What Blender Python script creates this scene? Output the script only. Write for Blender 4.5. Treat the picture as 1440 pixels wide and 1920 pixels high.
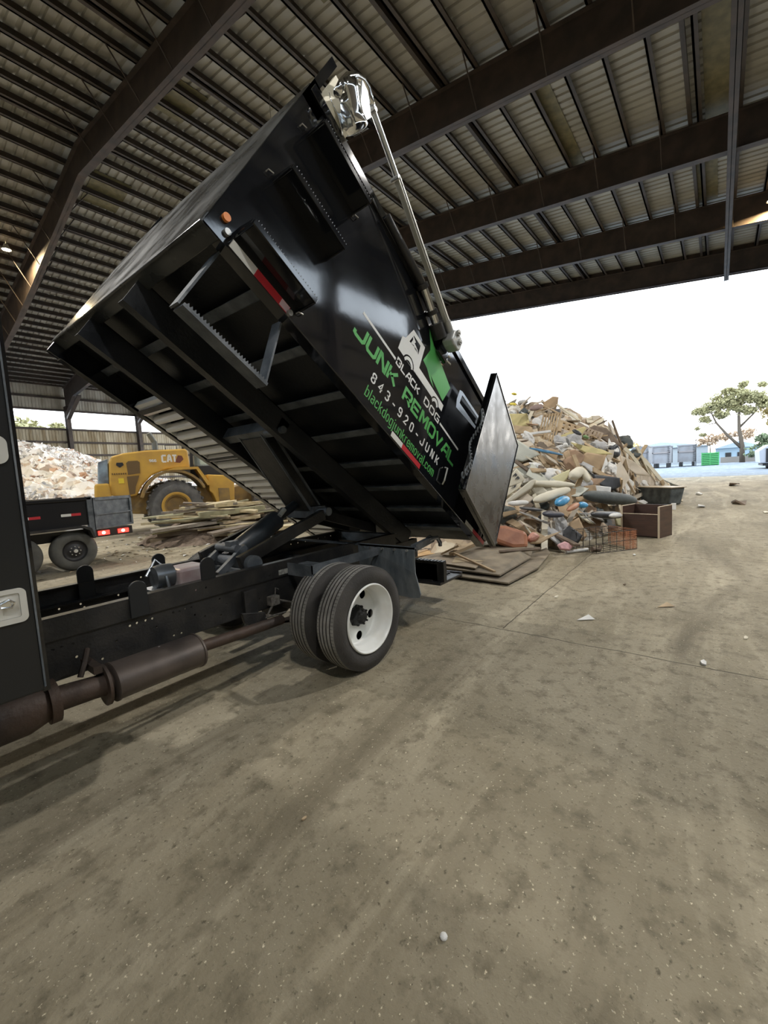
import bpy, bmesh, math, random
from mathutils import Vector, Matrix, noise
PI = math.pi
S = bpy.context.scene
COL = S.collection
for o in list(bpy.data.objects): bpy.data.objects.remove(o)

# ------------------------------------------------------------ camera
CX, CY, CZ = -2.378, -2.042, 1.508
YAW, PITCH, ROLL = 0.9056, -0.0892, -0.0579
FPX = 778.1
_f = Vector((math.sin(YAW)*math.cos(PITCH), math.cos(YAW)*math.cos(PITCH), math.sin(PITCH)))
_r0 = Vector((math.cos(YAW), -math.sin(YAW), 0)); _u0 = _r0.cross(_f)
_r = math.cos(ROLL)*_r0 + math.sin(ROLL)*_u0; _u = -math.sin(ROLL)*_r0 + math.cos(ROLL)*_u0
cam = bpy.data.cameras.new('camera'); camo = bpy.data.objects.new('camera', cam); COL.objects.link(camo)
cam.sensor_fit = 'VERTICAL'; cam.sensor_height = 24; cam.lens = FPX/1920*24; cam.clip_end = 600; cam.clip_start = .05
m = Matrix((( _r.x, _u.x, -_f.x, CX), (_r.y, _u.y, -_f.y, CY), (_r.z, _u.z, -_f.z, CZ), (0,0,0,1)))
camo.matrix_world = m
S.camera = camo
# ------------------------------------------------------------ world, light, exposure
w = bpy.data.worlds.new('world'); S.world = w; w.use_nodes = True
nt = w.node_tree; bg = nt.nodes['Background']
tc = nt.nodes.new('ShaderNodeTexCoord'); sx = nt.nodes.new('ShaderNodeSeparateXYZ'); cr = nt.nodes.new('ShaderNodeValToRGB')
nt.links.new(tc.outputs['Generated'], sx.inputs[0]); nt.links.new(sx.outputs['Z'], cr.inputs[0])
el = cr.color_ramp.elements
el[0].position = 0.0; el[0].color = (1.0, .93, .80, 1)
el[1].position = .5; el[1].color = (.74, .87, 1.0, 1)
e = el.new(.06); e.color = (.97, .97, .96, 1)
e = el.new(.2); e.color = (.86, .93, 1.0, 1)
nt.links.new(cr.outputs[0], bg.inputs[0]); bg.inputs[1].default_value = 3.3
def area_light(name, loc, size, power, col, rot=(0,0,0)):
    l = bpy.data.lights.new(name, 'AREA'); l.energy = power; l.size = size; l.color = col; l.shape = 'DISK'
    o = bpy.data.objects.new(name, l); COL.objects.link(o); o.location = loc; o.rotation_euler = rot; return o
HIGHBAY_POWER = 1000
S.view_settings.view_transform = 'Standard'; S.view_settings.look = 'None'; S.view_settings.gamma = 1
S.view_settings.exposure = 0.55; S.view_settings.use_curve_mapping = False

# ------------------------------------------------------------ materials
MT = {}
def mat(name, col, rough=.6, metal=0., var=0., vscale=5., bump=0., bscale=30., coat=0., col2=None, spec=.5, stretch=None, emit=None, detail=4., lo=.35, hi=.65, trans=0., rvar=0.):
    if name in MT: return MT[name]
    M = bpy.data.materials.new(name); M.use_nodes = True; MT[name] = M
    n = M.node_tree; b = n.nodes['Principled BSDF']
    b.inputs['Roughness'].default_value = rough; b.inputs['Metallic'].default_value = metal
    b.inputs['Coat Weight'].default_value = coat; b.inputs['Coat Roughness'].default_value = .06
    b.inputs['Specular IOR Level'].default_value = spec; b.inputs['Transmission Weight'].default_value = trans
    c = (*col, 1); b.inputs['Base Color'].default_value = c
    if emit: b.inputs['Emission Color'].default_value = (*emit[0], 1); b.inputs['Emission Strength'].default_value = emit[1]
    if var or col2 or bump or rvar:
        t = n.nodes.new('ShaderNodeTexCoord'); mp = n.nodes.new('ShaderNodeMapping'); n.links.new(t.outputs['Object'], mp.inputs[0])
        if stretch: mp.inputs['Scale'].default_value = stretch
    if var or col2 or rvar:
        z = n.nodes.new('ShaderNodeTexNoise'); z.inputs['Scale'].default_value = vscale; z.inputs['Detail'].default_value = detail
        n.links.new(mp.outputs[0], z.inputs[0])
        r = n.nodes.new('ShaderNodeValToRGB'); n.links.new(z.outputs['Fac'], r.inputs[0])
        r.color_ramp.elements[0].position = lo; r.color_ramp.elements[1].position = hi
        if col2: a, d = col, col2
        else: a = tuple(max(0, x*(1-var)) for x in col); d = tuple(min(1, x*(1+var)) for x in col)
        r.color_ramp.elements[0].color = (*a, 1); r.color_ramp.elements[1].color = (*d, 1)
        if var or col2: n.links.new(r.outputs[0], b.inputs['Base Color'])
        if rvar:
            mr = n.nodes.new('ShaderNodeMapRange'); mr.inputs[1].default_value = .35; mr.inputs[2].default_value = .65
            mr.inputs[3].default_value = max(.02, rough-rvar); mr.inputs[4].default_value = rough+rvar
            n.links.new(z.outputs['Fac'], mr.inputs[0]); n.links.new(mr.outputs[0], b.inputs['Roughness'])
    if bump:
        z2 = n.nodes.new('ShaderNodeTexNoise'); z2.inputs['Scale'].default_value = bscale; z2.inputs['Detail'].default_value = 5
        n.links.new(mp.outputs[0], z2.inputs[0])
        bp = n.nodes.new('ShaderNodeBump'); bp.inputs['Strength'].default_value = bump; bp.inputs['Distance'].default_value = .02
        n.links.new(z2.outputs['Fac'], bp.inputs['Height']); n.links.new(bp.outputs[0], b.inputs['Normal'])
    return M
black_paint = mat('black_paint', (.008,.009,.011), .07, bump=.06, bscale=2.0, coat=.5, rvar=.03, vscale=3)
black_under = mat('black_under', (.010,.012,.015), .5, col2=(.032,.034,.037), vscale=3, bump=.15, bscale=40, rvar=.12, detail=8, lo=.45, hi=.8)
black_dust = mat('black_dust', (.06,.072,.084), .5, col2=(.15,.165,.18), vscale=7, bump=.2, bscale=60, detail=8)
frame_black = mat('frame_black', (.012,.013,.014), .45, col2=(.03,.028,.026), vscale=9, bump=.2, bscale=60)
front_panel = mat('front_panel_paint', (.03,.032,.032), .3, col2=(.075,.078,.075), vscale=3, bump=.1, bscale=6, rvar=.1)
gate_face = mat('gate_face', (.035,.035,.035), .3, metal=.1, col2=(.10,.095,.085), vscale=5, bump=.12, bscale=7, rvar=.1, detail=8)
chrome = mat('chrome', (.8,.82,.83), .12, metal=1., bump=.1, bscale=5)
aluminium = mat('aluminium', (.62,.64,.64), .38, metal=.85)
cast_alu = mat('cast_aluminium', (.42,.43,.42), .5, metal=.6, bump=.2, bscale=80)
latch_metal = mat('latch_metal', (.68,.68,.64), .35, metal=.35, var=.06)
rubber = mat('rubber', (.03,.028,.026), .75, col2=(.06,.055,.05), vscale=4, bump=.2, bscale=80)
tread = mat('tread_rubber', (.20,.195,.18), .85, col2=(.28,.27,.25), vscale=14, bump=.5, bscale=90)
white_rim = mat('white_rim_paint', (.82,.83,.80), .25, col2=(.66,.64,.58), vscale=5, lo=.5, hi=.9)
hub_black = mat('hub_black', (.008,.008,.008), .6, bump=.5, bscale=60)
hole_dark = mat('inner_dark', (.006,.006,.006), .8)
green_vinyl = mat('green_vinyl', (.09,.42,.10), .45)
white_vinyl = mat('white_vinyl', (.78,.79,.77), .45)
blue_white = mat('reflection_blue', (.55,.65,.80), .4)
tape_red = mat('tape_red', (.52,.03,.04), .4)
tape_white = mat('tape_white', (.72,.72,.68), .4)
rust_pipe = mat('rusty_exhaust', (.035,.026,.021), .6, metal=.2, col2=(.09,.058,.042), vscale=4, bump=.2, bscale=40)
muffler_m = mat('muffler_steel', (.06,.05,.045), .45, metal=.4, col2=(.13,.105,.09), vscale=3, bump=.1, bscale=20)
flap_m = mat('dusty_flap', (.10,.12,.135), .6, col2=(.19,.21,.22), vscale=12, bump=.2, bscale=50, detail=8, stretch=(1,1,.35))
amber = mat('amber_lens', (.8,.25,.05), .3)
tank_m = mat('translucent_tank', (.55,.50,.49), .35, col2=(.38,.26,.25), vscale=6)
steel = mat('bolt_steel', (.5,.5,.48), .35, metal=.8)

# ------------------------------------------------------------ mesh helpers
class MB:
    def __init__(s): s.v = []; s.f = []; s.mi = []; s.cur = 0
    def add(s, vs, fs):
        b = len(s.v); s.v += [tuple(p) for p in vs]; s.f += [tuple(i+b for i in f) for f in fs]; s.mi += [s.cur]*len(fs); return s
    def hexa(s, p):  # 8 points: bottom 4 (ccw), top 4
        return s.add(p, [(3,2,1,0),(4,5,6,7),(0,1,5,4),(1,2,6,5),(2,3,7,6),(3,0,4,7)])
    def box(s, x0, x1, y0, y1, z0, z1, f=None):
        p = [(x0,y0,z0),(x1,y0,z0),(x1,y1,z0),(x0,y1,z0),(x0,y0,z1),(x1,y0,z1),(x1,y1,z1),(x0,y1,z1)]
        if f: p = [f(*q) for q in p]
        return s.hexa(p)
    def beam(s, a, b, w, h, up=(0,0,1)):
        a, b, up = Vector(a), Vector(b), Vector(up); d = (b-a).normalized(); sd = d.cross(up)
        if sd.length < 1e-5: sd = d.cross(Vector((1,0,0)))
        sd.normalize(); u = sd.cross(d).normalized(); sd *= w/2; u *= h/2
        return s.hexa([a-sd-u, b-sd-u, b+sd-u, a+sd-u, a-sd+u, b-sd+u, b+sd+u, a+sd+u])
    def cyl(s, a, b, r, r2=None, n=16, caps=True):
        return s.tube([a, b], [r, r if r2 is None else r2], n, caps)
    def tube(s, pts, r, n=10, caps=True):
        pts = [Vector(p) for p in pts]; R = r if isinstance(r, (list, tuple)) else [r]*len(pts)
        vs = []; fs = []; prev = None
        for i, p in enumerate(pts):
            d = (pts[min(i+1, len(pts)-1)]-pts[max(i-1, 0)]).normalized()
            if prev is None:
                x = d.cross(Vector((0,0,1)));
                if x.length < .05: x = d.cross(Vector((1,0,0)))
            else: x = prev-d*prev.dot(d)
            x.normalize(); prev = x; y = d.cross(x)
            for k in range(n):
                a = 2*PI*k/n; vs.append(p+(x*math.cos(a)+y*math.sin(a))*R[i])
        for i in range(len(pts)-1):
            for k in range(n): fs.append((i*n+k, i*n+(k+1)%n, (i+1)*n+(k+1)%n, (i+1)*n+k))
        if caps: fs.append(tuple(range(n))[::-1]); fs.append(tuple(range((len(pts)-1)*n, len(pts)*n)))
        return s.add(vs, fs)
    def lathe(s, prof, c, axis='Y', n=48, a0=0, closed=True):
        # prof: (axial, radius); c centre
        vs = []; fs = []; m = len(prof); c = Vector(c)
        for k in range(n):
            a = 2*PI*k/n+a0
            for (ax, r) in prof:
                if axis == 'Y': vs.append(c+Vector((r*math.cos(a), ax, r*math.sin(a))))
                elif axis == 'Z': vs.append(c+Vector((r*math.cos(a), r*math.sin(a), ax)))
                else: vs.append(c+Vector((ax, r*math.cos(a), r*math.sin(a))))
        for k in range(n):
            k2 = (k+1) % n
            for i in range(m-1): fs.append((k*m+i, k*m+i+1, k2*m+i+1, k2*m+i))
        return s.add(vs, fs)
    def prism(s, poly, depth, f):   # poly 2D; f(a,b,t)->3D ; t 0..depth
        n = len(poly); vs = [f(a, b, 0) for a, b in poly]+[f(a, b, depth) for a, b in poly]
        fs = [tuple(range(n))[::-1], tuple(range(n, 2*n))]+[(i, (i+1) % n, n+(i+1) % n, n+i) for i in range(n)]
        return s.add(vs, fs)
    def slab(s, pts, th):           # 3D polygon, thickened along its normal
        P = [Vector(p) for p in pts]; nn = Vector((0,0,0))
        for i in range(len(P)): nn += P[i].cross(P[(i+1) % len(P)])
        nn.normalize(); n = len(P); vs = P+[p-nn*th for p in P]
        return s.add(vs, [tuple(range(n)), tuple(range(n, 2*n))[::-1]]+[(i, n+i, n+(i+1) % n, (i+1) % n) for i in range(n)])
    def build(s, name, m, parent=None, smooth=False, bevel=0, sub=0, recalc=True, loc=None):
        me = bpy.data.meshes.new(name); L = Vector(loc) if loc else (WL(parent) if parent else Vector((0,0,0)))
        me.from_pydata([tuple(Vector(p)-L) for p in s.v], [], s.f); me.update()
        if recalc:
            bm = bmesh.new(); bm.from_mesh(me); bmesh.ops.recalc_face_normals(bm, faces=bm.faces); bm.to_mesh(me); bm.free()
        o = bpy.data.objects.new(name, me); COL.objects.link(o)
        for x in (m if isinstance(m, (list, tuple)) else [m]): me.materials.append(x)
        for p, i in zip(me.polygons, s.mi): p.material_index = i
        if smooth:
            for p in me.polygons: p.use_smooth = True
            if smooth != True:
                md = o.modifiers.new('es', 'EDGE_SPLIT'); md.split_angle = math.radians(smooth)
        if bevel: b = o.modifiers.new('bev', 'BEVEL'); b.width = bevel; b.segments = 2; b.limit_method = 'ANGLE'; b.angle_limit = .7
        if sub: b = o.modifiers.new('sub', 'SUBSURF'); b.levels = sub; b.render_levels = sub
        if parent: o.parent = parent
        elif loc: o.location = L
        return o
def WL(o):
    v = Vector((0,0,0))
    while o: v += o.location; o = o.parent
    return v
def tag(o, label=None, cat=None, group=None, kind=None):
    if label: o['label'] = label
    if cat: o['category'] = cat
    if group: o['group'] = group
    if kind: o['kind'] = kind
    return o
def empty(name, loc, label, cat, group=None):
    o = bpy.data.objects.new(name, None); COL.objects.link(o); o.location = loc; o.empty_display_size = .3
    return tag(o, label, cat, group)
def plate(name, polys, th, f, m, parent):
    # flat plate with holes: polys[0] outline, others holes, given in 2D; f maps (a,b,t)->world
    cu = bpy.data.curves.new('t', 'CURVE'); cu.dimensions = '2D'; cu.fill_mode = 'BOTH'; cu.extrude = th/2
    for P in polys:
        sp = cu.splines.new('POLY'); sp.points.add(len(P)-1); sp.use_cyclic_u = True
        for i, (a, b) in enumerate(P): sp.points[i].co = (a, b, 0, 1)
    t = bpy.data.objects.new('t', cu); COL.objects.link(t)
    dg = bpy.context.evaluated_depsgraph_get(); me = bpy.data.meshes.new_from_object(t.evaluated_get(dg))
    bpy.data.objects.remove(t)
    L = WL(parent) if parent else Vector((0,0,0))
    for v in me.vertices: v.co = Vector(f(v.co.x, v.co.y, v.co.z))-L
    bm = bmesh.new(); bm.from_mesh(me); bmesh.ops.remove_doubles(bm, verts=bm.verts, dist=1e-5); bmesh.ops.recalc_face_normals(bm, faces=bm.faces); bm.to_mesh(me); bm.free()
    me.materials.clear(); me.materials.append(m); me.name = name
    o = bpy.data.objects.new(name, me); COL.objects.link(o); o.parent = parent
    return o
def circ(a, b, r, n=12): return [(a+r*math.cos(2*PI*i/n), b+r*math.sin(2*PI*i/n)) for i in range(n)]
# ============================================================ BUILDING (frame of its own, yawed a hair against the truck)
BY = -0.0158; _bc, _bs = math.cos(BY), math.sin(BY)
def BW(x, y, z): return Vector((CX+x*_bc-y*_bs, CY+x*_bs+y*_bc, CZ+z))
SL = .126; RIDGE = 24.5; YN, YF = -11.0, 60.5; XE = 38.9; XB = -22.0
def sheet(y): return 14.15+SL*y if y < RIDGE else 14.15+SL*RIDGE-SL*(y-RIDGE)
def gbot(y):
    pts = [(-14, 12.35-14*SL+.0), (RIDGE, 12.35+RIDGE*SL), (28, 14.8), (35, 13.45), (40, 12.6), (50, 11.4), (57, 10.9), (60.6, 9.2)]
    for (a, p), (b, q) in zip(pts, pts[1:]):
        if y <= b: return p+(q-p)*(y-a)/(b-a)
    return pts[-1][1]
roof_m = mat('galvanised_sheet', (.40,.40,.37), .55, metal=.0, col2=(.27,.265,.235), vscale=1.2, detail=9, stretch=(1,.25,1), lo=.3, hi=.75)
sky_panel = mat('old_fibreglass', (.12,.11,.06), .6, col2=(.20,.18,.10), vscale=3)
red_iron = mat('girder_primer', (.040,.032,.028), .6, col2=(.075,.055,.045), vscale=1.5, bump=.1, bscale=20)
purlin_m = mat('purlin_primer', (.040,.033,.029), .6, col2=(.065,.05,.04), vscale=2)
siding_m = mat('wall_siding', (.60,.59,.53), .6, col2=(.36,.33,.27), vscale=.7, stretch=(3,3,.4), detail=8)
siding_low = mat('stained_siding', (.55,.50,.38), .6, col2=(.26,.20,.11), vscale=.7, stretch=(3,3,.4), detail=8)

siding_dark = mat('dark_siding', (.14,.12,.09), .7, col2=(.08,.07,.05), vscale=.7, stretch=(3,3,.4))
# floor
def floor_mat(name, base, light, dark, joints=True):
    M = bpy.data.materials.new(name); M.use_nodes = True; n = M.node_tree; b = n.nodes['Principled BSDF']; lk = n.links.new
    t = n.nodes.new('ShaderNodeTexCoord')
    def nz(scale, detail=8, st=None, dist=0., rot=0.):
        mp = n.nodes.new('ShaderNodeMapping'); lk(t.outputs['Object'], mp.inputs[0])
        if st: mp.inputs['Scale'].default_value = st
        mp.inputs['Rotation'].default_value = (0, 0, rot)
        z = n.nodes.new('ShaderNodeTexNoise'); z.inputs['Scale'].default_value = scale; z.inputs['Detail'].default_value = detail; z.inputs['Distortion'].default_value = dist
        z.inputs['Roughness'].default_value = .62
        lk(mp.outputs[0], z.inputs[0]); return z.outputs['Fac']
    def ramp(fac, p0, p1, c0=(0,0,0,1), c1=(1,1,1,1)):
        r = n.nodes.new('ShaderNodeValToRGB'); lk(fac, r.inputs[0]); e = r.color_ramp.elements
        e[0].position = p0; e[1].position = p1; e[0].color = c0; e[1].color = c1; return r.outputs[0]
    def mix(fac, a, c, mode='MIX'):
        x = n.nodes.new('ShaderNodeMix'); x.data_type = 'RGBA'; x.blend_type = mode
        if isinstance(fac, float): x.inputs[0].default_value = fac
        else: lk(fac, x.inputs[0])
        for i, q in ((6, a), (7, c)):
            if isinstance(q, tuple): x.inputs[i].default_value = q
            else: lk(q, x.inputs[i])
        return x.outputs[2]
    c = mix(ramp(nz(.55, 6, dist=.6), .35, .68), (*base, 1), (*light, 1))
    c = mix(ramp(nz(1.1, 7, (.22,1.3,1), 1.0, -.12), .50, .70), c, (*[v*1.28 for v in light], 1))      # scuffs along the driving lane
    c = mix(ramp(nz(.9, 7, (.3,1.6,1), .8, .35), .52, .72), c, (*dark, 1))
    c = mix(ramp(nz(9, 9), .50, .72), c, (*[v*.62 for v in base], 1))
    c = mix(ramp(nz(38, 6), .59, .70), c, (*[v*.52 for v in base], 1))
    c = mix(ramp(nz(60, 4), .63, .70), c, (*[min(1, v*1.9) for v in light], 1))
    if joints:
        s = n.nodes.new('ShaderNodeSeparateXYZ'); lk(t.outputs['Object'], s.inputs[0])
        wob = nz(3, 3)
        def line(sock, pos, wd):
            a = n.nodes.new('ShaderNodeMath'); a.operation = 'MULTIPLY_ADD'; lk(wob, a.inputs[0]); a.inputs[1].default_value = .05; lk(sock, a.inputs[2])
            d = n.nodes.new('ShaderNodeMath'); d.operation = 'SUBTRACT'; lk(a.outputs[0], d.inputs[0]); d.inputs[1].default_value = pos
            e = n.nodes.new('ShaderNodeMath'); e.operation = 'ABSOLUTE'; lk(d.outputs[0], e.inputs[0])
            g = n.nodes.new('ShaderNodeMath'); g.operation = 'LESS_THAN'; lk(e.outputs[0], g.inputs[0]); g.inputs[1].default_value = wd; return g.outputs[0]
        ink = (*[v*.38 for v in base], 1)
        gt = n.nodes.new('ShaderNodeMath'); gt.operation = 'GREATER_THAN'; lk(s.outputs[0], gt.inputs[0]); gt.inputs[1].default_value = 1.27
        for sk, ps in ((s.outputs[1], (-.50, 3.6)), (s.outputs[0], (1.27, 5.28, 9.4))):
            for p in ps:
                q = line(sk, p, .006)
                if p == -.50: a = n.nodes.new('ShaderNodeMath'); a.operation = 'MULTIPLY'; lk(q, a.inputs[0]); lk(gt.outputs[0], a.inputs[1]); q = a.outputs[0]
                c = mix(q, c, ink)
    lk(c, b.inputs['Base Color']); b.inputs['Roughness'].default_value = .82; b.inputs['Specular IOR Level'].default_value = .3
    bp = n.nodes.new('ShaderNodeBump'); bp.inputs['Strength'].default_value = .55; bp.inputs['Distance'].default_value = .012
    a = n.nodes.new('ShaderNodeMath'); a.operation = 'ADD'; lk(nz(38, 6), a.inputs[0]); lk(nz(7, 8), a.inputs[1])
    lk(a.outputs[0], bp.inputs['Height']); lk(bp.outputs[0], b.inputs['Normal'])
    return M
floor_m = floor_mat('dusty_concrete', (.232,.200,.134), (.350,.310,.225), (.145,.123,.082))
yard_m = floor_mat('gravel_yard', (.155,.175,.20), (.205,.23,.26), (.13,.145,.165), joints=False)
f = MB(); q = [BW(XB,YN-.3,-CZ), BW(XE,YN-.3,-CZ), BW(XE,YF+.3,-CZ), BW(XB,YF+.3,-CZ)]
f.slab([(p.x,p.y,0) for p in q], .2)
tag(f.build('floor', floor_m), 'dusty brown concrete floor with joints and tyre scuffs', 'floor', kind='structure')
f = MB()
def P0(x, y, z=-.004): p = BW(x, y, 0); return (p.x, p.y, z)
for (a, b, c, d) in ((XE, 420, -260, 330), (-200, XE, YF+.3, 330), (-200, XE, -260, YN-.3)):
    f.slab([P0(a,c), P0(b,c), P0(b,d), P0(a,d)], .2)
tag(f.build('yard_ground', yard_m), 'pale gravel yard outside the open end of the shed', 'ground', kind='structure')

# roof sheet: real corrugation, ribs run up the slope
rf = MB(); st = .40; prof = []
x = XB
while x < XE+.5:
    prof += [(x, 0), (x+st*.62, 0), (x+st*.70, .06), (x+st*.90, .06)]; x += st
for ya, yb in ((YN-.6, RIDGE), (RIDGE, YF+.6)):
    vs = []; n = len(prof)
    for y in (ya, yb):
        for (px, pz) in prof: vs.append(BW(px, y, sheet(y)+pz))
    rf.add(vs, [(i, i+1, n+i+1, n+i) for i in range(n-1)])
ceiling = tag(rf.build('ceiling', roof_m, recalc=False), 'corrugated metal roof of the shed seen from below', 'ceiling', kind='structure')
# dull fibreglass strips fastened under the sheet
for (x0, x1, y0, y1) in ((9.6,11.0,7.7,10.2), (17.6,25.,-.6,.6), (17.3,24.,5.3,6.1), (25.2,31,.2,1.1), (9.2,10.8,17,19.4), (4.3,6.2,12.4,14.9), (1.2,3.0,14.0,16.4),(9.4,11.2,26.,28.6)):
    sp = MB(); sp.slab([BW(x0,y0,sheet(y0)-.03), BW(x1,y0,sheet(y0)-.03), BW(x1,y1,sheet(y1)-.03), BW(x0,y1,sheet(y1)-.03)], .01)
    tag(sp.build('skylight_panel', sky_panel, ceiling), 'dirty brown translucent roof panel')
# purlins
y = YN+.4; k = 0
while y < YF:
    if abs(y-RIDGE) > .2:
        p = MB(); z = sheet(y)-.015
        p.box(XB, XE, y-.035, y+.035, z-.32, z, BW); p.box(XB, XE, y-.15, y+.035, z-.32, z-.305, BW)
        if k % 6 == 3: p.box(XB, XE, y+.20, y+.34, z-.25, z-.02, BW)
        p.build('purlin', purlin_m, ceiling)
    y += 1.27; k += 1
# girders of the portal frames with their columns
GX = [-14.5, -6.9, .7-8.0+7.6*0+.0, 8.25, 15.85, 23.55, 31.1, 38.5]; GX = [-14.5, -7.0, .65, 8.25, 15.85, 23.55, 31.1, 38.5]
tn = 1
for i, gx in enumerate(GX):
    g = MB(); ys = [YN, 0, 12, RIDGE, 28, 35, 40, 50, 57, YF]
    for a, b in zip(ys, ys[1:]):
        za, zb, ta, tb = gbot(a), gbot(b), sheet(a)-.34, sheet(b)-.34
        def seg(x0, x1, a0, a1, b0, b1): g.hexa([BW(x0,a,a0), BW(x1,a,a0), BW(x1,b,b0), BW(x0,b,b0), BW(x0,a,a1), BW(x1,a,a1), BW(x1,b,b1), BW(x0,b,b1)])
        seg(gx-.012, gx+.012, za, ta, zb, tb); seg(gx-.17, gx+.17, za, za+.03, zb, zb+.03); seg(gx-.17, gx+.17, ta-.03, ta, tb-.03, tb)
    if gx > 38: g.box(gx+.05, gx+.12, YN, RIDGE, 0, 1, lambda x, y, z: BW(x, y, gbot(y)-.05+z*(sheet(y)-gbot(y)+.1))); g.box(gx+.05, gx+.12, RIDGE, YF, 0, 1, lambda x, y, z: BW(x, y, gbot(y)-.05+z*(sheet(y)-gbot(y)+.1)))
    o = tag(g.build('trim_%d' % tn, red_iron), 'deep brown steel roof girder, number %s across the shed' % ['one','two','three','four','five','six','seven','eight'][i], 'girder', kind='structure'); tn += 1
    # thin flange braces from purlins to the bottom flange
    y = YN+.4+1.27*2; kk = 0
    while y < 44:
        if 0 < gx < 32 and abs(y-RIDGE) > 1:
            for sg in (-1, 1):
                b = MB(); b.cyl(BW(gx+sg*1.25, y, sheet(y)-.25), BW(gx+sg*.1, y, gbot(y)+.05), .028, n=6); b.build('flange_brace', red_iron, o)
        y += 1.27*2; kk += 1
    for yy, sg in ((YF-.25, -1), (YN+.25, 1)):
        c = MB(); zt = gbot(min(max(yy, YN), YF-1))
        c.box(gx-.2, gx+.2, yy-.02, yy+.02, -CZ, zt+.5, BW); c.box(gx-.012, gx+.012, yy-.4, yy+.4, -CZ, zt+.5, BW)
        for e in (-.4, .4): c.box(gx-.2, gx+.2, yy+e-.02, yy+e+.02, -CZ, zt+.5, BW)
        if yy > 0: c.hexa([BW(gx-.2,YF-5.2,10.6), BW(gx+.2,YF-5.2,10.6), BW(gx+.2,YF-.6,8.6), BW(gx-.2,YF-.6,8.6), BW(gx-.2,YF-5.2,10.75), BW(gx+.2,YF-5.2,10.75), BW(gx+.2,YF-.6,8.9), BW(gx-.2,YF-.6,8.9)])
        c.build('column', red_iron, o)
# long service beam hung beneath the girders
b = MB(); b.box(XB, XE, -.40, -.13, 12.05, 12.10, BW); b.box(XB, XE, -.275, -.255, 12.05, 12.45, BW); b.box(XB, XE, -.40, -.13, 12.42, 12.45, BW)
tag(b.build('trim_%d' % tn, red_iron), 'long steel service beam running down the shed under the girders', 'beam', kind='structure'); tn += 1
# side walls: siding, open strip, siding (both sides alike)
def siding(name, yw, z0, z1, m, xa, xb, lab):
    s = MB(); vs = []; pf = []; x = xa
    while x < xb: pf += [(x,0), (x+.17,0), (x+.2,.05), (x+.27,.05)]; x += .3
    for z in (z0, z1):
        for (px, d) in pf: vs.append(BW(px, yw+d, z))
    n = len(pf); s.add(vs, [(i,i+1,n+i+1,n+i) for i in range(n-1)])
    # girts
    zz = z0
    gl = []
    k = max(1, round((z1-z0)/1.5))
    for j in range(k+1):
        gl.append(z0+(z1-z0)*j/k)
    o = s.build(name, m, recalc=False); sg = -1 if yw > 0 else 1
    for z in gl: g_ = MB(); g_.box(xa, xb, yw+min(sg*.03,sg*.2), yw+max(sg*.03,sg*.2), z-.11, z+.11, BW); g_.build('girt', red_iron, o)
    return tag(o, lab, 'wall', kind='structure')
    return tag(s.build(name, m, recalc=False), lab, 'wall', kind='structure')
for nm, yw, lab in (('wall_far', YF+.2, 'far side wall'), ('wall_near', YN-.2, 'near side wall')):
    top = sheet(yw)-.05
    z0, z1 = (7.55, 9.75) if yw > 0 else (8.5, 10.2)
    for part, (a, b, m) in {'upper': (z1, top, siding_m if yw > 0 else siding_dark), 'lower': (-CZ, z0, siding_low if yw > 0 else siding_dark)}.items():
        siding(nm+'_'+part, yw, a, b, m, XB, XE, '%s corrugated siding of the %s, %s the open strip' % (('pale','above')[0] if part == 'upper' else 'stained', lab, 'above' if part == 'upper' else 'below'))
bk = MB(); bk.box(XB-.1, XB, YN, YF, -CZ, 12.6, BW)
tag(bk.build('wall_back', siding_low), 'closed back wall of the shed', 'wall', kind='structure')
# two visible high bay lamps, then unseen fill lamps added to brighten the shed
lamp_glass = mat('lamp_glass', (1,.9,.7), .4, emit=((1,.80,.45), 60))
lamp_body = mat('lamp_body', (.5,.5,.48), .4, metal=.6)
def highbay_or_fill(x, y, z, lab, power, col=(1,.97,.93)):
    P = BW(x, y, z); r = empty('high_bay_or_fill_lamp', P, lab, 'lamp', 'high bay lamps under the roof')
    b = MB(); b.lathe([(.0,.05),(.02,.10),(-.10,.14),(-.32,.26),(-.34,.26),(-.30,.22)], P, 'Z', 20); b.cyl(P, P+Vector((0,0,max(.1, sheet(y)-.02-z))), .012, n=6); b.build('lamp_shade', lamp_body, r, smooth=True)
    g = MB(); g.lathe([(-.31,.001),(-.33,.12),(-.31,.21)], P, 'Z', 20); g.build('lamp_glass', lamp_glass, r)
    l = bpy.data.lights.new('lamp', 'AREA'); l.shape = 'DISK'; l.size = .5; l.energy = power; l.color = col; l.spread = 3.1
    o = bpy.data.objects.new('lamp_light', l); COL.objects.link(o); o.parent = r; o.location = (0,0,-.37)
highbay_or_fill(30.2, -2.0, 13.0, 'glowing high bay lamp beside the service beam at the open end', HIGHBAY_POWER, (1,.72,.36))
highbay_or_fill(6.9, 34.0, 15.3, 'glowing high bay lamp at the left edge beside the fourth girder', HIGHBAY_POWER, (1,.78,.45))
highbay_or_fill(12.0, -5., 11.0, 'added fill lamp over the floor right of the camera', HIGHBAY_POWER*.9)  # from here on unseen lamps, added to fill the interior
highbay_or_fill(12.0, 14.5, 13.0, 'added fill lamp hidden above the raised dump bed', HIGHBAY_POWER)
highbay_or_fill(-3.0, -5., 11.0, 'added fill lamp behind the camera', HIGHBAY_POWER*.45)
highbay_or_fill(-3.0, 14.5, 13.0, 'added fill lamp behind the truck cab side', HIGHBAY_POWER)
highbay_or_fill(17.0, 46., 11.2, 'added fill lamp over the white waste heap by the far wall', HIGHBAY_POWER*.75)  # this and the next added out of sight to brighten far siding and heap
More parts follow.
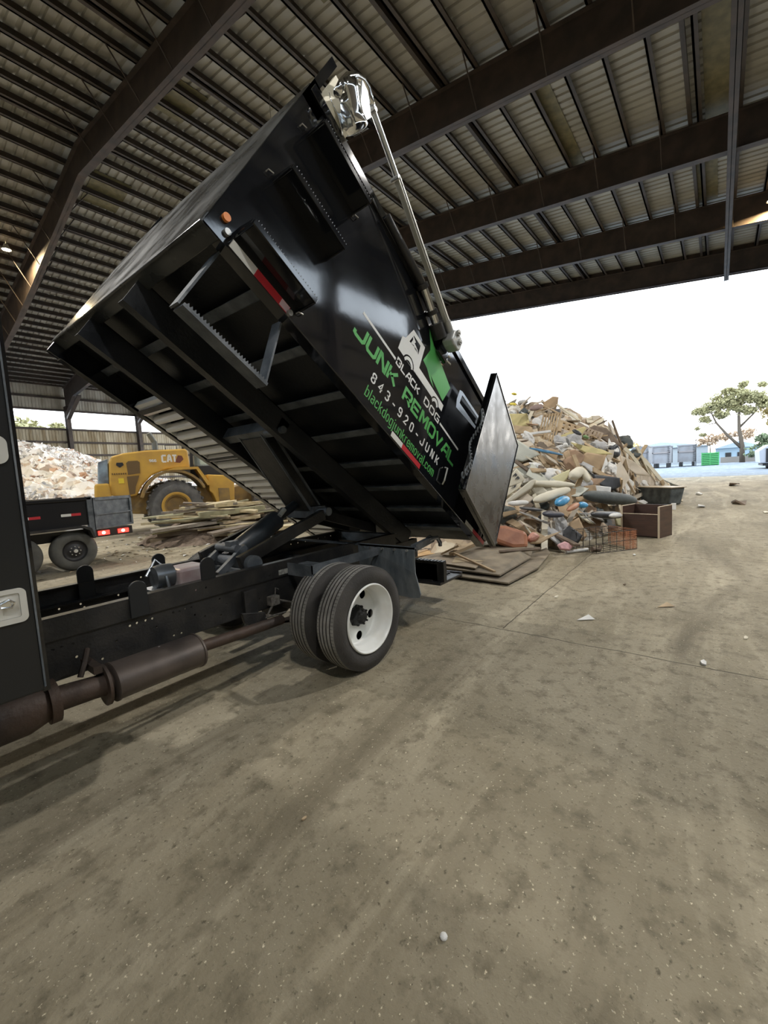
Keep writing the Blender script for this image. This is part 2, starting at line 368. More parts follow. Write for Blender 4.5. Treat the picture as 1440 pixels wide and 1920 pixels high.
highbay_or_fill(27.0, 46., 11.4, 'added fill lamp near the far wall right of the waste heap', HIGHBAY_POWER*.8)
# ============================================================ DUMP TRUCK
TX = Vector((0, 1.18, 0))
truck = empty('dump_truck', TX, 'black dump truck with its bed raised and white dual rear wheels', 'truck')
# bed frame of reference: u forward from the rear edge, v across from the near side, w up from the bottom edge
TH = .6175; _tc, _ts = math.cos(TH), math.sin(TH)
HX, HY, HZ = 1.8906, -.0787, .6482
def B(u, v, w): return Vector((HX-u*_tc+w*_ts, HY+v, HZ+u*_ts+w*_tc))
L, W, H = 3.7485, 2.459, 1.372
RM = B
def bbox(mb, u0, u1, v0, v1, w0, w1): return mb.box(u0, u1, v0, v1, w0, w1, B)
# ---- bed
fl = MB(); bbox(fl, 0, L, .02, W-.02, .07, .10)
bed_floor = fl.build('bed_floor', black_under, truck)
for k in range(9):
    u = 3.335-.418*k
    if u < .1: break
    c = MB(); bbox(c, u-.035, u+.035, .03, W-.03, .0, .008); bbox(c, u-.035, u-.028, .03, W-.03, .0, .07)
    o = c.build('cross_member', black_dust, bed_floor)
# side wall, near, with the folded lower flange
sw = MB(); bbox(sw, 0, L, 0, .04, -.005, H); bbox(sw, 0, L, 0, .09, -.008, 0); bbox(sw, 0, L-.02, -.02, .07, H-.04, H+.03)
near = sw.build('bed_side_wall', black_paint, truck, bevel=.006)
rr = MB(); bbox(rr, -.0, .10, -.012, .0, .06, H-.06)
rr.build('side_post', black_paint, near, bevel=.004)
fw = MB(); bbox(fw, 0, L, W-.04, W, -.13, H); bbox(fw, .0, L-.1, W-.07, W+.02, -.135, -.125); bbox(fw, 0, L, W-.05, W+.012, H-.05, H+.03)
far = fw.build('bed_side_wall', black_paint, truck, bevel=.006)
fr = MB(); bbox(fr, L-.04, L+.002, .003, W-.003, -.03, H+.02); bbox(fr, L-.10, L+.01, .003, W-.003, -.03, .05)
frontw = fr.build('bed_front_wall', front_panel, truck, bevel=.006)
p = MB(); bbox(p, 3.69, 3.745, 0, .02, 1.25, 1.757); bbox(p, 3.60, 3.745, .0, .02, 1.25, 1.45); p.build('tarp_bracket', black_paint, frontw)
p = MB(); bbox(p, 3.69, 3.745, W-.02, W, 1.25, 1.757); p.build('tarp_bracket', black_paint, frontw)
# long sills
for v in (.80, 1.60):
    s_ = MB(); bbox(s_, .30, 3.72, v, v+.012, -.19, .0); bbox(s_, .30, 3.72, v-.0, v+.075, -.20, -.19); bbox(s_, .3, 3.72, v, v+.075, -.008, 0)
    s_.build('long_sill', black_under, bed_floor)
# hinge brackets of the bed
for v in (.82, 1.60): hb = MB(); bbox(hb, .32, .62, v, v+.05, -.30, -.19); hb.build('bed_hinge', frame_black, bed_floor)
# silver corrugated ramp carried beneath the far bay
ramp_m = mat('ramp_aluminium', (.93,.94,.95), .35, metal=.2)
rp = MB(); u = .25
while u < 2.95:
    rp.tube([B(u+.05,1.74,-.09), B(u+.05,2.36,-.09)], .046, 12); u += .13
bbox(rp, .25, 2.95, 1.72, 1.74, -.12, -.03); bbox(rp, .25, 2.95, 2.36, 2.38, -.12, -.03); bbox(rp, 2.93, 3.0, 1.72, 2.38, -.11, -.05)
tag(rp.build('loading_ramp', ramp_m, truck), 'silver corrugated loading ramp stowed beneath the bed')
rt = MB(); bbox(rt, .2, 2.97, 2.40, 2.43, -.13, -.02)
for u in (2.9, 2.1, 1.3, .5): bbox(rt, u, u+.05, 1.68, 2.42, -.135, -.125)
rt.build('ramp_rack', black_under, bed_floor)
# side steps: serrated tread held out on two arms
def step(w, v0=-.135, name='side_step'):
    s = MB(); s.hexa([B(3.59,0,w), B(3.12,0,w), B(3.12,v0,w+.015), B(3.59,v0,w+.015), B(3.59,0,w+.012), B(3.12,0,w+.012), B(3.12,v0,w+.027), B(3.59,v0,w+.027)])
    s.hexa([B(3.60,v0-.012,w+.01), B(3.11,v0-.012,w+.01), B(3.11,v0,w+.01), B(3.60,v0,w+.01), B(3.60,v0-.012,w+.045), B(3.11,v0-.012,w+.045), B(3.11,v0,w+.045), B(3.60,v0,w+.045)])
    for q in (3.60, 3.115): s.hexa([B(q+.006,0,w-.02), B(q-.006,0,w-.02), B(q-.006,v0,w+.01), B(q+.006,v0,w+.01), B(q+.006,0,w+.07), B(q-.006,0,w+.07), B(q-.006,v0,w+.045), B(q+.006,v0,w+.045)])
    o = s.build(name, black_paint, near, bevel=.002)
    t = MB()
    for i in range(24):
        q = 3.59-.02*i
        for vv in (v0-.010,): t.add([B(q,vv,w+.025), B(q-.008,vv,w+.058), B(q-.016,vv,w+.025), B(q,vv+.008,w+.025), B(q-.008,vv+.008,w+.058), B(q-.016,vv+.008,w+.025)], [(0,1,2),(3,5,4),(0,3,4,1),(1,4,5,2)])
    t.build('step_serration', black_dust, near)
    return o
for w_ in (.085, .585, 1.075): step(w_)
# lowest step hangs from two flat arms
s = MB(); s.beam(B(3.60, .12, .0), B(3.615, .12, -.42), .012, .085, up=(0,1,0)); s.beam(B(3.14, .12, .0), B(3.05, .10, -.41), .012, .085, up=(0,1,0))
s.beam(B(3.60, .10, -.42), B(3.04, .10, -.42), .10, .02, up=tuple(B(0,0,1)-B(0,0,0)))
for i in range(27):
    q = 3.59-.02*i; s.add([B(q,.05,-.41), B(q-.008,.05,-.395), B(q-.016,.05,-.41)], [(0,1,2)])
s.build('hanging_step', black_dust, near)
# reflective tapes
def tape(u0, um, u1, w0=.0, w1=.052):
    for nm, a, b, mm in (('white_tape', u0, um, tape_white), ('red_tape', um, u1, tape_red)):
        t = MB(); bbox(t, b, a, -.0018, .001, w0, w1); tag(t.build('reflective_tape', mm, near), ('white' if mm is tape_white else 'red')+' half of a reflective tape')
tape(3.60, 3.427, 3.166); tape(2.00, 1.835, 1.53, .006, .052); tape(.535, .343, .03, .006, .05)
t = MB(); bbox(t, 3.17, 3.235, -.0026, -.0010, .004, .05); t.build('reflective_tape', mat('pale_smear', (.75,.55,.6), .5), near)
for (u, w_, m_) in ((3.64, .04, steel), (3.16, .012, steel), (3.68, .10, amber)):
    b = MB(); b.cyl(B(u, 0, w_), B(u, -.022, w_), .018 if m_ is steel else .022, n=14); b.build('marker_light' if m_ is amber else 'tape_bolt', m_, near, smooth=40)
g = MB(); g.slab([B(3.745,-.004,-.02), B(3.60,-.004,-.02), B(3.60,-.004,.10), B(3.66,-.004,.20), B(3.745,-.004,.26)], .012); g.build('corner_gusset', black_paint, near)
for (u, w_) in ((3.12,.06),(3.15,.60),(3.11,1.05),(3.66,1.06),(3.66,.57)):
    h = MB(); h.tube([B(u,0,w_), B(u,-.02,w_+.005), B(u-.03,-.022,w_+.018), B(u-.035,0,w_+.03)], .004, 6); h.build('tie_hook', steel, near)
# latch hook and gate hardware near the rear edge
h = MB(); h.tube([B(1.18,-.01,.26), B(1.18,-.04,.25), B(1.17,-.04,.12), B(1.14,-.01,.10)], .008, 6); h.build('latch_hook', latch_metal, near)
# opened rear gate swung right round against the side
def G(a, b, t):  # a along gate from hinge (0) to free end, b = w, t thickness outwards
    A = Vector((.02, -.075)); D = Vector((1.17, -.155)).normalized(); Nn = Vector((D.y, -D.x))*-1
    if Nn.y > 0: Nn = -Nn
    q = A+D*a+Nn*t; return B(q.x, q.y, b)
gt = MB(); gt.box(0, 1.19, .01, 1.36, 0, .012, lambda x, y, z: G(x, y, z+.045))
gate = gt.build('rear_gate', gate_face, truck)
ge = MB()
for (a0, a1, b0, b1) in ((0,.05,.0,1.37),(1.14,1.195,.0,1.37),(0,1.195,.0,.05),(0,1.195,1.32,1.37),(.55,.62,.05,1.32)): ge.box(a0, a1, b0, b1, 0, 1, lambda x, y, z: G(x, y, -.005+z*.05))
for (a0, a1, b0, b1) in ((0,.012,.0,1.37),(1.183,1.195,.0,1.37),(0,1.195,.0,.012),(0,1.195,1.358,1.37)): ge.box(a0, a1, b0, b1, 0, 1, lambda x, y, z: G(x, y, z*.065))
ge.build('gate_frame', black_paint, gate, bevel=.003)
for b in (.12, .68, 1.25): hg = MB(); hg.cyl(G(-.02,b-.06,.02), G(-.02,b+.06,.02), .02, n=10); hg.build('gate_hinge', frame_black, gate, smooth=40)
ch = MB(); random.seed(4)
for i in range(20):   # dusty latch chain hanging along the free gate edge
    t_ = i/19; c = G(1.235-.05*math.sin(t_*3), .12+.72*t_, .03+.03*math.sin(t_*9)); a = random.uniform(0, PI)
    ch.tube([c+Vector((math.cos(a+k*PI/4)*.022, math.sin(a)*.01, math.sin(a+k*PI/4)*.028)) for k in range(9)], .008, 5)
tag(ch.build('latch_chain', black_dust, gate), 'dusty chain along the free edge of the gate')
# ---- lettering
def lv(s_, w_): return (s_, w_)
GL = {  # stroke letters, unit box, x to the right, y up; lists of strokes
 'J': [[(.0,.32),(.0,.12),(.16,.06),(.8,.06),(.94,.2),(.94,1)]], 'U': [[(.06,1),(.06,.2),(.2,.06),(.8,.06),(.94,.2),(.94,1)]],
 'N': [[(.06,0),(.06,.94),(.2,.94),(.8,.06),(.94,.06),(.94,1)]], 'K': [[(.06,0),(.06,1)],[(.1,.5),(.42,.5),(.94,.98)],[(.42,.5),(.98,.02)]],
 'R': [[(.06,0),(.06,.94),(.82,.94),(.94,.82),(.94,.55),(.82,.42),(.2,.42)],[(.5,.42),(.98,.02)]], 'E': [[(.98,.94),(.06,.94),(.06,.06),(.98,.06)],[(.1,.5),(.86,.5)]],
 'M': [[(.06,0),(.06,.94),(.18,.94),(.5,.35),(.82,.94),(.94,.94),(.94,0)]], 'O': [[(.2,.06),(.8,.06),(.94,.2),(.94,.8),(.8,.94),(.2,.94),(.06,.8),(.06,.2),(.2,.06),(.3,.06)]],
 'V': [[(.04,1),(.5,.06),(.96,1)]], 'A': [[(.04,0),(.3,.6),(.42,.94),(.94,.94),(.94,0)],[(.25,.36),(.9,.36)]], 'L': [[(.06,1),(.06,.06),(.98,.06)]],
 'B': [[(.5,.5),(.06,.5),(.06,.94),(.8,.94),(.9,.84),(.9,.62),(.78,.5),(.9,.38),(.9,.16),(.8,.06),(.06,.06),(.06,.55)],[(.1,.5),(.8,.5)]],
 'C': [[(.98,.94),(.2,.94),(.06,.8),(.06,.2),(.2,.06),(.98,.06)]], 'D': [[(.06,.0),(.06,.94),(.75,.94),(.94,.75),(.94,.25),(.75,.06),(.0,.06)]],
 'G': [[(.98,.94),(.2,.94),(.06,.8),(.06,.2),(.2,.06),(.94,.06),(.94,.48),(.5,.48)]],
 '8': [[(.3,.52),(.1,.65),(.1,.85),(.3,.95),(.7,.95),(.9,.85),(.9,.65),(.7,.52),(.3,.52),(.08,.38),(.08,.16),(.3,.05),(.7,.05),(.92,.16),(.92,.38),(.7,.52),(.6,.52)]],
 '4': [[(.72,0),(.72,.95),(.08,.32),(.98,.32)]], '3': [[(.08,.85),(.3,.95),(.7,.95),(.9,.82),(.9,.64),(.65,.52),(.92,.38),(.92,.18),(.7,.05),(.3,.05),(.08,.16)],[(.4,.52),(.68,.52)]],
 '9': [[(.1,.15),(.3,.05),(.68,.05),(.9,.2),(.9,.8),(.7,.95),(.3,.95),(.1,.8),(.1,.62),(.3,.48),(.7,.48),(.88,.6)]], '2': [[(.1,.78),(.3,.95),(.7,.95),(.9,.8),(.9,.62),(.1,.06),(.95,.06)]],
 '0': [[(.3,.05),(.7,.05),(.9,.2),(.9,.8),(.7,.95),(.3,.95),(.1,.8),(.1,.2),(.3,.05),(.4,.05)]], '-': [[(.15,.45),(.85,.45)]],
 'b': [[(.12,1),(.12,.05),(.7,.05),(.88,.15),(.88,.55),(.7,.66),(.12,.66)]], 'l': [[(.5,1),(.5,0)]], 'a': [[(.15,.66),(.7,.66),(.86,.56),(.86,0)],[(.86,.38),(.3,.38),(.12,.3),(.12,.14),(.3,.05),(.86,.05)]],
 'c': [[(.88,.5),(.8,.62),(.3,.66),(.12,.52),(.12,.18),(.3,.05),(.8,.07),(.88,.2)]], 'k': [[(.12,1),(.12,0)],[(.12,.28),(.85,.68)],[(.4,.42),(.9,0)]],
 'd': [[(.88,1),(.88,.05),(.3,.05),(.12,.15),(.12,.55),(.3,.66),(.88,.66)]], 'o': [[(.3,.05),(.7,.05),(.88,.18),(.88,.53),(.7,.66),(.3,.66),(.12,.53),(.12,.18),(.3,.05),(.4,.05)]],
 'g': [[(.88,.05),(.3,.05),(.12,.15),(.12,.55),(.3,.66),(.88,.66),(.88,-.14),(.7,-.24),(.15,-.24)]], 'j': [[(.5,.68),(.5,-.16),(.3,-.24),(.05,-.24)],[(.5,.86),(.5,.98)]],
 'u': [[(.12,.7),(.12,.16),(.3,.05),(.88,.05)],[(.88,.7),(.88,0)]], 'n': [[(.12,0),(.12,.7)],[(.12,.64),(.7,.66),(.88,.54),(.88,0)]], 'r': [[(.2,0),(.2,.7)],[(.2,.6),(.5,.66),(.9,.66)]],
 'e': [[(.86,.2),(.8,.07),(.3,.05),(.12,.18),(.12,.53),(.3,.66),(.7,.66),(.88,.53),(.88,.36),(.15,.36)]], 'm': [[(.08,0),(.08,.7)],[(.08,.66),(.42,.66),(.5,.58),(.5,0)],[(.5,.64),(.84,.66),(.92,.56),(.92,0)]],
 'v': [[(.1,.7),(.5,.03),(.9,.7)]], '.': [[(.5,0),(.5,.13)]]}
def strokes(mb, st, tf, wd, t0):
    for pl in st:
        pts = [tf(*p) for p in pl]; n = len(pts); l = []; r = []
        P = [Vector(p) for p in pts]
        for i, p in enumerate(P):
            d0 = (P[i]-P[i-1]).normalized() if i else None; d1 = (P[i+1]-P[i]).normalized() if i < n-1 else None
            if d0 is None: nn = Vector((-d1.y, d1.x)); k = 1
            elif d1 is None: nn = Vector((-d0.y, d0.x)); k = 1
            else:
                nn = (Vector((-d0.y, d0.x))+Vector((-d1.y, d1.x)));
                if nn.length < .2: nn = Vector((-d0.y, d0.x))
                nn.normalize(); k = 1/max(.55, nn.dot(Vector((-d0.y, d0.x))))
            l.append(p+nn*wd/2*k); r.append(p-nn*wd/2*k)
        for i in range(n-1):
            q = [l[i], l[i+1], r[i+1], r[i]]
            mb.add([B(a.x, t0, a.y) for a in q]+[B(a.x, -.0005, a.y) for a in q], [(0,1,2,3),(0,4,5,1),(1,5,6,2),(2,6,7,3),(3,7,4,0)])
def word(txt, u0, u1, w0, w1, wd, mm, name, lab, gap=.16, slant=0., widths={}, t0=-.0014):
    ws = [widths.get(c, 1.) for c in txt]; tot = sum(ws)+gap*(len(txt)-1); x = 0; h = w1-w0; sc = (u0-u1)/tot; mb = MB()
    for c, cw in zip(txt, ws):
        if c != ' ':
            def tf(a, b, x=x, cw=cw): return (u0-(x+a*cw)*sc-slant*b*h, w0+b*h)
            strokes(mb, GL[c], tf, wd, t0)
        x += cw+gap
    return tag(mb.build(name, mm, near), lab)
T0 = -.0014
word('JUNK', 2.70, 2.155, .365, .487, .029, green_vinyl, 'sign_word', 'green word JUNK', .2)
word('REMOVAL', 2.03, 1.045, .362, .482, .028, green_vinyl, 'sign_word', 'green word REMOVAL', .2)
word('BLACK', 2.232, 1.865, .545, .612, .0145, white_vinyl, 'sign_word', 'white word BLACK', .22)
word('DOG', 1.765, 1.478, .545, .617, .0145, white_vinyl, 'sign_word', 'white word DOG', .25)
word('843-920-JUNK', 2.40, 1.30, .205, .287, .013, white_vinyl, 'phone_number', 'white phone number line', .95)
word('blackdogjunkremoval.com', 2.405, 1.315, .066, .158, .0088, green_vinyl, 'web_address', 'green web address line', .22, widths={'l':.35,'j':.5,'.':.3,'m':1.35,'r':.75}, t0=-.0026)
for (u0, u1, a) in ((2.70, 2.25, .570), (1.452, 1.04, .568)):
    t = MB(); bbox(t, u1, u0, T0, -.0005, a-.011, a+.011); t.build('sign_stripe', white_vinyl, near)
def decal(polys, mm, name, lab, d=T0): 
    f_ = lambda a, b, t: B(a, d+t*.4, b)
    return tag(plate(name, polys, .002, f_, mm, near), lab)
win = [(2.16,.932),(2.044,.936),(2.031,.844),(2.075,.86),(2.183,.839)]
def arc(cu, cw, r, a0, a1, n=10): return [(cu+r*math.cos(math.radians(a0+(a1-a0)*i/n)), cw+r*math.sin(math.radians(a0+(a1-a0)*i/n))) for i in range(n+1)]
body = [(2.27,.672),(2.275,.80),(2.235,.825),(2.185,.973),(1.985,.977),(1.965,.757),(1.485,.754),(1.485,.682)]+arc(1.615,.655,.072,22,158)[0:]+arc(2.10,.655,.085,12,168)
decal([body, win], white_vinyl, 'truck_emblem', 'white truck emblem')
dog = [(2.165,.925),(2.11,.905),(2.12,.885),(2.06,.87),(2.04,.85),(2.09,.845),(2.12,.86),(2.16,.845),(2.15,.89)]
decal([dog], white_vinyl, 'dog_emblem', 'white dog head in the window of the emblem')
for cu, r in ((2.10, .085), (1.615, .072)):
    decal([arc(cu, .655, r-.014, 10, 170)+arc(cu, .655-.012, r-.034, 165, 15)], white_vinyl, 'emblem_wheel_arch', 'white wheel arc of the emblem')
decal([[(2.02,1.18),(1.99,1.17),(1.89,1.11),(1.838,1.10),(1.466,.986),(1.518,.778),(1.80,.835),(1.70,.775),(1.77,.79),(1.87,.845),(1.952,.862),(1.91,1.024),(1.94,1.08)]], green_vinyl, 'tipping_body_emblem', 'green tipping body of the emblem')
decal([[(1.312,.985),(1.307,1.106),(1.26,1.13),(.835,1.16),(.835,1.128),(1.245,1.095),(1.25,.99),(.835,1.02),(.835,.985),(1.285,.905)]], blue_white, 'painted_reflection', 'pale blue painted reflection close to the gate', d=-.0014)  # bright reflection on the bed side, painted as a pale decal
# ---- tarp gear
tp = MB(); bbox(tp, 3.42, 3.67, -.02, .01, 1.40, 1.66); tarp = tag(tp.build('tarp_housing_plate', mat('pale_plate', (.70,.66,.52), .5, metal=.2), truck), 'pale square plate of the tarp housing')
hs = MB(); bend = [Vector(B(u,-.12,w)) for u, w in ((3.625,1.40),(3.635,1.50),(3.63,1.60),(3.60,1.69),(3.55,1.75),(3.50,1.765),(3.46,1.745),(3.42,1.715))]
hs.tube(bend, .026, 14); hs.build('tarp_arm_bend', chrome, tarp, smooth=True)
hz = MB(); c0 = B(3.60, -.10, 1.47); c1 = B(3.47, -.10, 1.40)
ax = (B(3.44,-.10,1.43)-B(3.62,-.10,1.53)).normalized()
base = B(3.62,-.10,1.53); side = Vector((0,1,0)); upv = ax.cross(side).normalized()
vs = []; n1 = 20; secs = [(0,.10),(.05,.10),(.12,.085),(.17,.085),(.22,.095)]
for (d, r) in secs:
    for i in range(n1):
        a = -.6+4.6*i/(n1-1); vs.append(base+ax*d+(side*math.cos(a)+upv*math.sin(a))*r)
hz.add(vs, [(j*n1+i, j*n1+i+1, (j+1)*n1+i+1, (j+1)*n1+i) for j in range(len(secs)-1) for i in range(n1-1)])
o = hz.build('tarp_housing', chrome, tarp, smooth=True); md = o.modifiers.new('s', 'SOLIDIFY'); md.thickness = .008
fl_ = MB(); fl_.slab([B(3.57,-.16,1.66), B(3.50,-.16,1.66), B(3.40,-.16,1.55), B(3.42,-.16,1.46), B(3.47,-.16,1.44)], .012); fl_.build('tarp_side_plate', aluminium, tarp, bevel=.003)
ar = MB(); ar.tube([B(3.42,-.12,1.715), B(2.96,-.12,1.585)], .021, 12); ar.build('tarp_arm_upper', aluminium, tarp, smooth=40)
ar = MB(); ar.beam(B(3.02,-.12,1.60), B(1.90,-.12,1.262), .05, .046, up=(0,1,0)); ar.build('tarp_arm_lower', mat('arm_tube', (.60,.60,.54), .4, metal=.5), tarp, bevel=.008)
ar = MB(); ar.tube([B(3.02,-.155,1.575), B(2.6,-.155,1.44), B(1.98,-.155,1.25)], .006, 6); ar.build('tarp_cable', steel, tarp)
for (u, w_) in ((3.02,1.585), (3.40,1.70)):
    c = MB(); c.cyl(B(u,-.155,w_-.01), B(u,-.085,w_-.01), .016, n=10); c.build('arm_bolt', steel, tarp)
sk = MB(); sk.tube([B(1.97,-.12,1.283), B(1.85,-.12,1.245)], .034, 14); sk.build('pivot_socket', cast_alu, tarp, smooth=40)
# pivot head: rounded block with a bolt boss
pv = MB(); qc = B(1.80,-.12,1.235)
pp = [(.085,-.075),(.085,.035),(.05,.07),(-.05,.075),(-.085,.04),(-.085,-.045),(-.05,-.08),(.03,-.09)]
pv.prism(pp, .11, lambda a, b, t: B(1.80+a, -.175+t, 1.215+b)); pv.build('pivot_head', cast_alu, tarp, bevel=.015)
for (a, b) in ((-.03,.0), (.03,.05)):
    bo = MB(); bo.cyl(B(1.80+a,-.175,1.215+b), B(1.80+a,-.192,1.215+b), .028, n=16); bo.cyl(B(1.80+a,-.19,1.215+b), B(1.80+a,-.20,1.215+b), .014, n=8); bo.build('pivot_bolt', steel, tarp, smooth=40)
# spring tube running along the top rail towards the pivot
tb = MB(); tb.tube([B(2.30,-.06,1.31), B(1.98,-.06,1.20)], .032, 14); tb.build('spring_tube', chrome, tarp, smooth=40)
tb = MB(); tb.tube([B(2.02,-.055,1.22), B(1.90,-.055,1.17)], .062, 14)
tb.tube([B(2.9,-.03,1.372), B(2.36,-.05,1.335), B(2.25,-.055,1.30), B(2.0,-.055,1.215)], .034, 12)
for k in (0, 3): tb.cyl(B(2.34-.07*k,-.055,1.325-.022*k), B(2.305-.07*k,-.055,1.313-.022*k), .05, n=12)
pv2 = tb.build('spring_bracket', frame_black, tarp, smooth=40)
tb = MB(); bbox(tb, 1.70, 1.86, -.05, -.012, 1.06, 1.33); tb.build('pivot_mount', black_paint, tarp, bevel=.01)
tb = MB(); tb.tube([B(1.74,-.04,1.15),B(1.66,-.04,1.17)], .01, 6); tb.tube([B(1.72,-.04,1.09),B(1.63,-.04,1.12)], .01, 6); tb.build('mount_stud', steel, tarp)

# ---- chassis
YNR, YFR = .72, 1.60
holesN = [(-1.80,.68),(-1.76,.68),(-1.71,.68),(-1.63,.54),(-1.58,.54),(-1.42,.685),(-1.38,.69),(-1.33,.69),(-1.29,.69),(-1.27,.63),(-1.16,.69),(-1.12,.685),(-1.08,.69),(-1.04,.69),(-1.17,.535),(-1.12,.535),(-1.02,.63),(-.83,.69),(-.78,.64),(-.83,.57),(-1.90,.6),(-1.7,.6),(-1.5,.62),(-.95,.6),(-.6,.66),(-.5,.6)]
def rail(nm, y, x0, x1, z0, z1, holes, m, flange, hr=.0075):
    f_ = lambda a, b, t: Vector((a, y+t, b))
    o = plate(nm, [[(x0,z0),(x1,z0),(x1,z1),(x0,z1)]]+[circ(a, b, hr) for a, b in holes], .008, f_, m, truck)
    fm = MB(); fm.box(x0, x1, min(y, y+flange), max(y, y+flange), z0-.004, z0+.004); fm.box(x0, x1, min(y, y+flange), max(y, y+flange), z1-.004, z1+.004); fm.build('rail_flange', m, o)
    return o
rail('frame_rail', YNR, -3.3, 1.75, .505, .722, holesN, frame_black, .07)
rail('frame_rail', YFR, -3.3, 1.75, .505, .722, [(-1.55,.69),(-1.42,.69),(-1.40,.66),(-1.17,.69)], frame_black, -.07)
rail('subframe_rail', YNR-.012, -1.90, 1.30, .728, .848, [(-1.0,.80),(-.93,.80),(-.4,.76)], frame_black, .06)
rail('subframe_rail', YFR+.012, -1.90, 1.30, .728, .848, [(-.99,.79),(-.92,.79),(.57,.80),(.67,.80),(.78,.80),(.88,.80),(.98,.80),(1.09,.80),(1.19,.80)], frame_black, -.06)
for x in (-1.1, -.2, .45, 1.28): c = MB(); c.box(x, x+.01, YNR, YFR, .62 if x < 1 else .74, .845 if x > 1 else .70); c.box(x, x+.07, YNR, YFR, .70 if x < 1 else .84, .706 if x < 1 else .846); c.build('frame_crossmember', black_dust if x > 0 else frame_black, truck)
# guide pads standing on the rails
for (x, y, z1) in ((-1.365, YNR-.02, .953), (-.895, YNR+.005, 1.005), (-1.38, YFR-.03, .975), (-.86, YFR-.03, .965)):
    c = MB(); pl_ = [(x-.052,.73),(x+.052,.73),(x+.052,z1-.05)]+[(x+.052*math.cos(a), z1-.05+.05*math.sin(a)) for a in [PI*k/10 for k in range(1,10)]]+[(x-.052,z1-.05)]
    c.prism(pl_, .018, lambda a, b, t: Vector((a, y+t-.012, b))); c.build('guide_pad', mat('pad_rubber', (.012,.014,.016), .5), truck, bevel=.004)
lb = MB(); lb.box(-.31,-.22,YNR-.02,YNR-.016,.745,.785); lb.build('data_plate', mat('plate_pale', (.42,.42,.38), .5, col2=(.2,.2,.19), vscale=40), truck)
# brackets, shackles, springs around the axle
br = MB(); br.box(-.66,-.55,YNR-.05,YNR-.01,.47,.70); br.slab([(-.70,YNR-.03,.55),(-.50,YNR-.03,.50),(-.47,YNR-.03,.40),(-.56,YNR-.03,.37),(-.68,YNR-.03,.47)], .03)
br.build('spring_hanger', frame_black, truck, bevel=.004)
bo = MB(); bo.cyl((-.55,YNR-.07,.415), (-.55,YNR-.02,.415), .02, n=8); bo.build('hanger_bolt', steel, truck)
for yy in (YNR-.04, YFR+.04):
    sp = MB()
    for k in range(5):
        h_ = .62-.11*k; pts = [(-h_*1.0+.05, yy, .41+.0-.018*k), (-.25*h_, yy, .355-.018*k), (.1, yy, .345-.018*k), (h_*.95, yy, .42-.018*k)]
        for a, b in zip(pts, pts[1:]): sp.beam(a, b, .07, .014)
    sp.box(-.02,.14,yy-.05,yy+.05,.30,.38); sp.build('leaf_spring', mat('spring_rust', (.05,.04,.035), .6, col2=(.09,.07,.06), vscale=10), truck)
ax_ = MB(); ax_.tube([(0,.25,.405),(0,1.05,.405)], .07, 14); ax_.tube([(0,1.3,.405),(0,2.1,.405)], .07, 14); ax_.lathe([(-.16,.01),(-.13,.12),(0,.17),(.13,.12),(.16,.01)], (0,1.18,.405), 'X', 20); ax_.build('rear_axle', frame_black, truck, smooth=40)
ds = MB(); ds.tube([(-.16,1.18,.43),(-3.2,1.18,.60)], .05, 12); ds.build('drive_shaft', frame_black, truck, smooth=40)
# small valve and hoses on the frame side
vl = MB(); vl.box(-.44,-.36,YNR-.07,YNR-.01,.53,.60); vl.tube([(-.36,YNR-.05,.56),(-.22,YNR-.06,.50),(-.05,YNR-.05,.52)], .009, 6); vl.tube([(-.42,YNR-.05,.53),(-.5,YNR-.07,.46),(-.3,YNR-.05,.44)], .009, 6); vl.tube([(-.38,YNR-.04,.60),(-.37,YNR-.04,.66),(-.34,YNR-.04,.64)], .005, 6)
vl.build('brake_valve', mat('valve_dust', (.08,.07,.06), .6, col2=(.2,.19,.17), vscale=30), truck)
# wheels
def tyre(y0, sgn, nm='tire'):
    # y0 outer face; sgn +1: tyre extends to +y
    R, Wd = .405, .222
    pr = [(.018,.268),(.004,.30),(.0,.335),(.008,.365),(.022,.386)]
    ty = []; n0 = 4; ribs = 5; tw = Wd-.05; gr = .011
    for i in range(ribs):
        a = .025+i*(tw/ribs); b = a+tw/ribs
        crown = lambda q: R-.006*abs((q-Wd/2)/(Wd/2))**2*1.3
        if i: ty += [(a+gr/2, R-.016), (a+gr/2, crown(a))]
        else: ty += [(a, crown(a))]
        ty += [(b-gr/2, crown(b))] if i == ribs-1 else [(b-gr/2, crown(b)), (b-gr/2, R-.016)]
    pr2 = [(Wd-q[0], q[1]) for q in reversed(pr)]
    full = pr+ty+pr2
    mb = MB(); vs = []; n = 96; m_ = len(full)
    mb.lathe([(sgn*a, r) for a, r in full], (0, y0, .405), 'Y', n)
    t0 = len(pr)-1; t1 = len(pr)+len(ty)-1
    mi = []
    for k in range(n):
        for i in range(m_-1): mi.append(1 if t0 <= i <= t1 and full[i][1] > R-.0145 or (t0 < i <= t1 and full[i+1][1] > R-.0145 and full[i][1] > R-.0145) else 0)
    mb.mi = mi
    # sipes across the shoulder ribs
    mb.cur = 0
    for k in range(n):
        a = 2*PI*(k+.5)/n; c_, s_ = math.cos(a), math.sin(a)
        for (p, q) in ((.026, .052), (Wd-.052, Wd-.026)):
            r0 = R+.0006; da = .0035
            P = [Vector((r0*math.cos(a+e), y0+sgn*yy, .405+r0*math.sin(a+e))) for yy in (p, q) for e in (-da, da)]
            mb.add([P[0], P[1], P[3], P[2]], [(0,1,2,3)])
    o = mb.build(nm, [rubber, tread], truck, smooth=35, recalc=False)
    return o
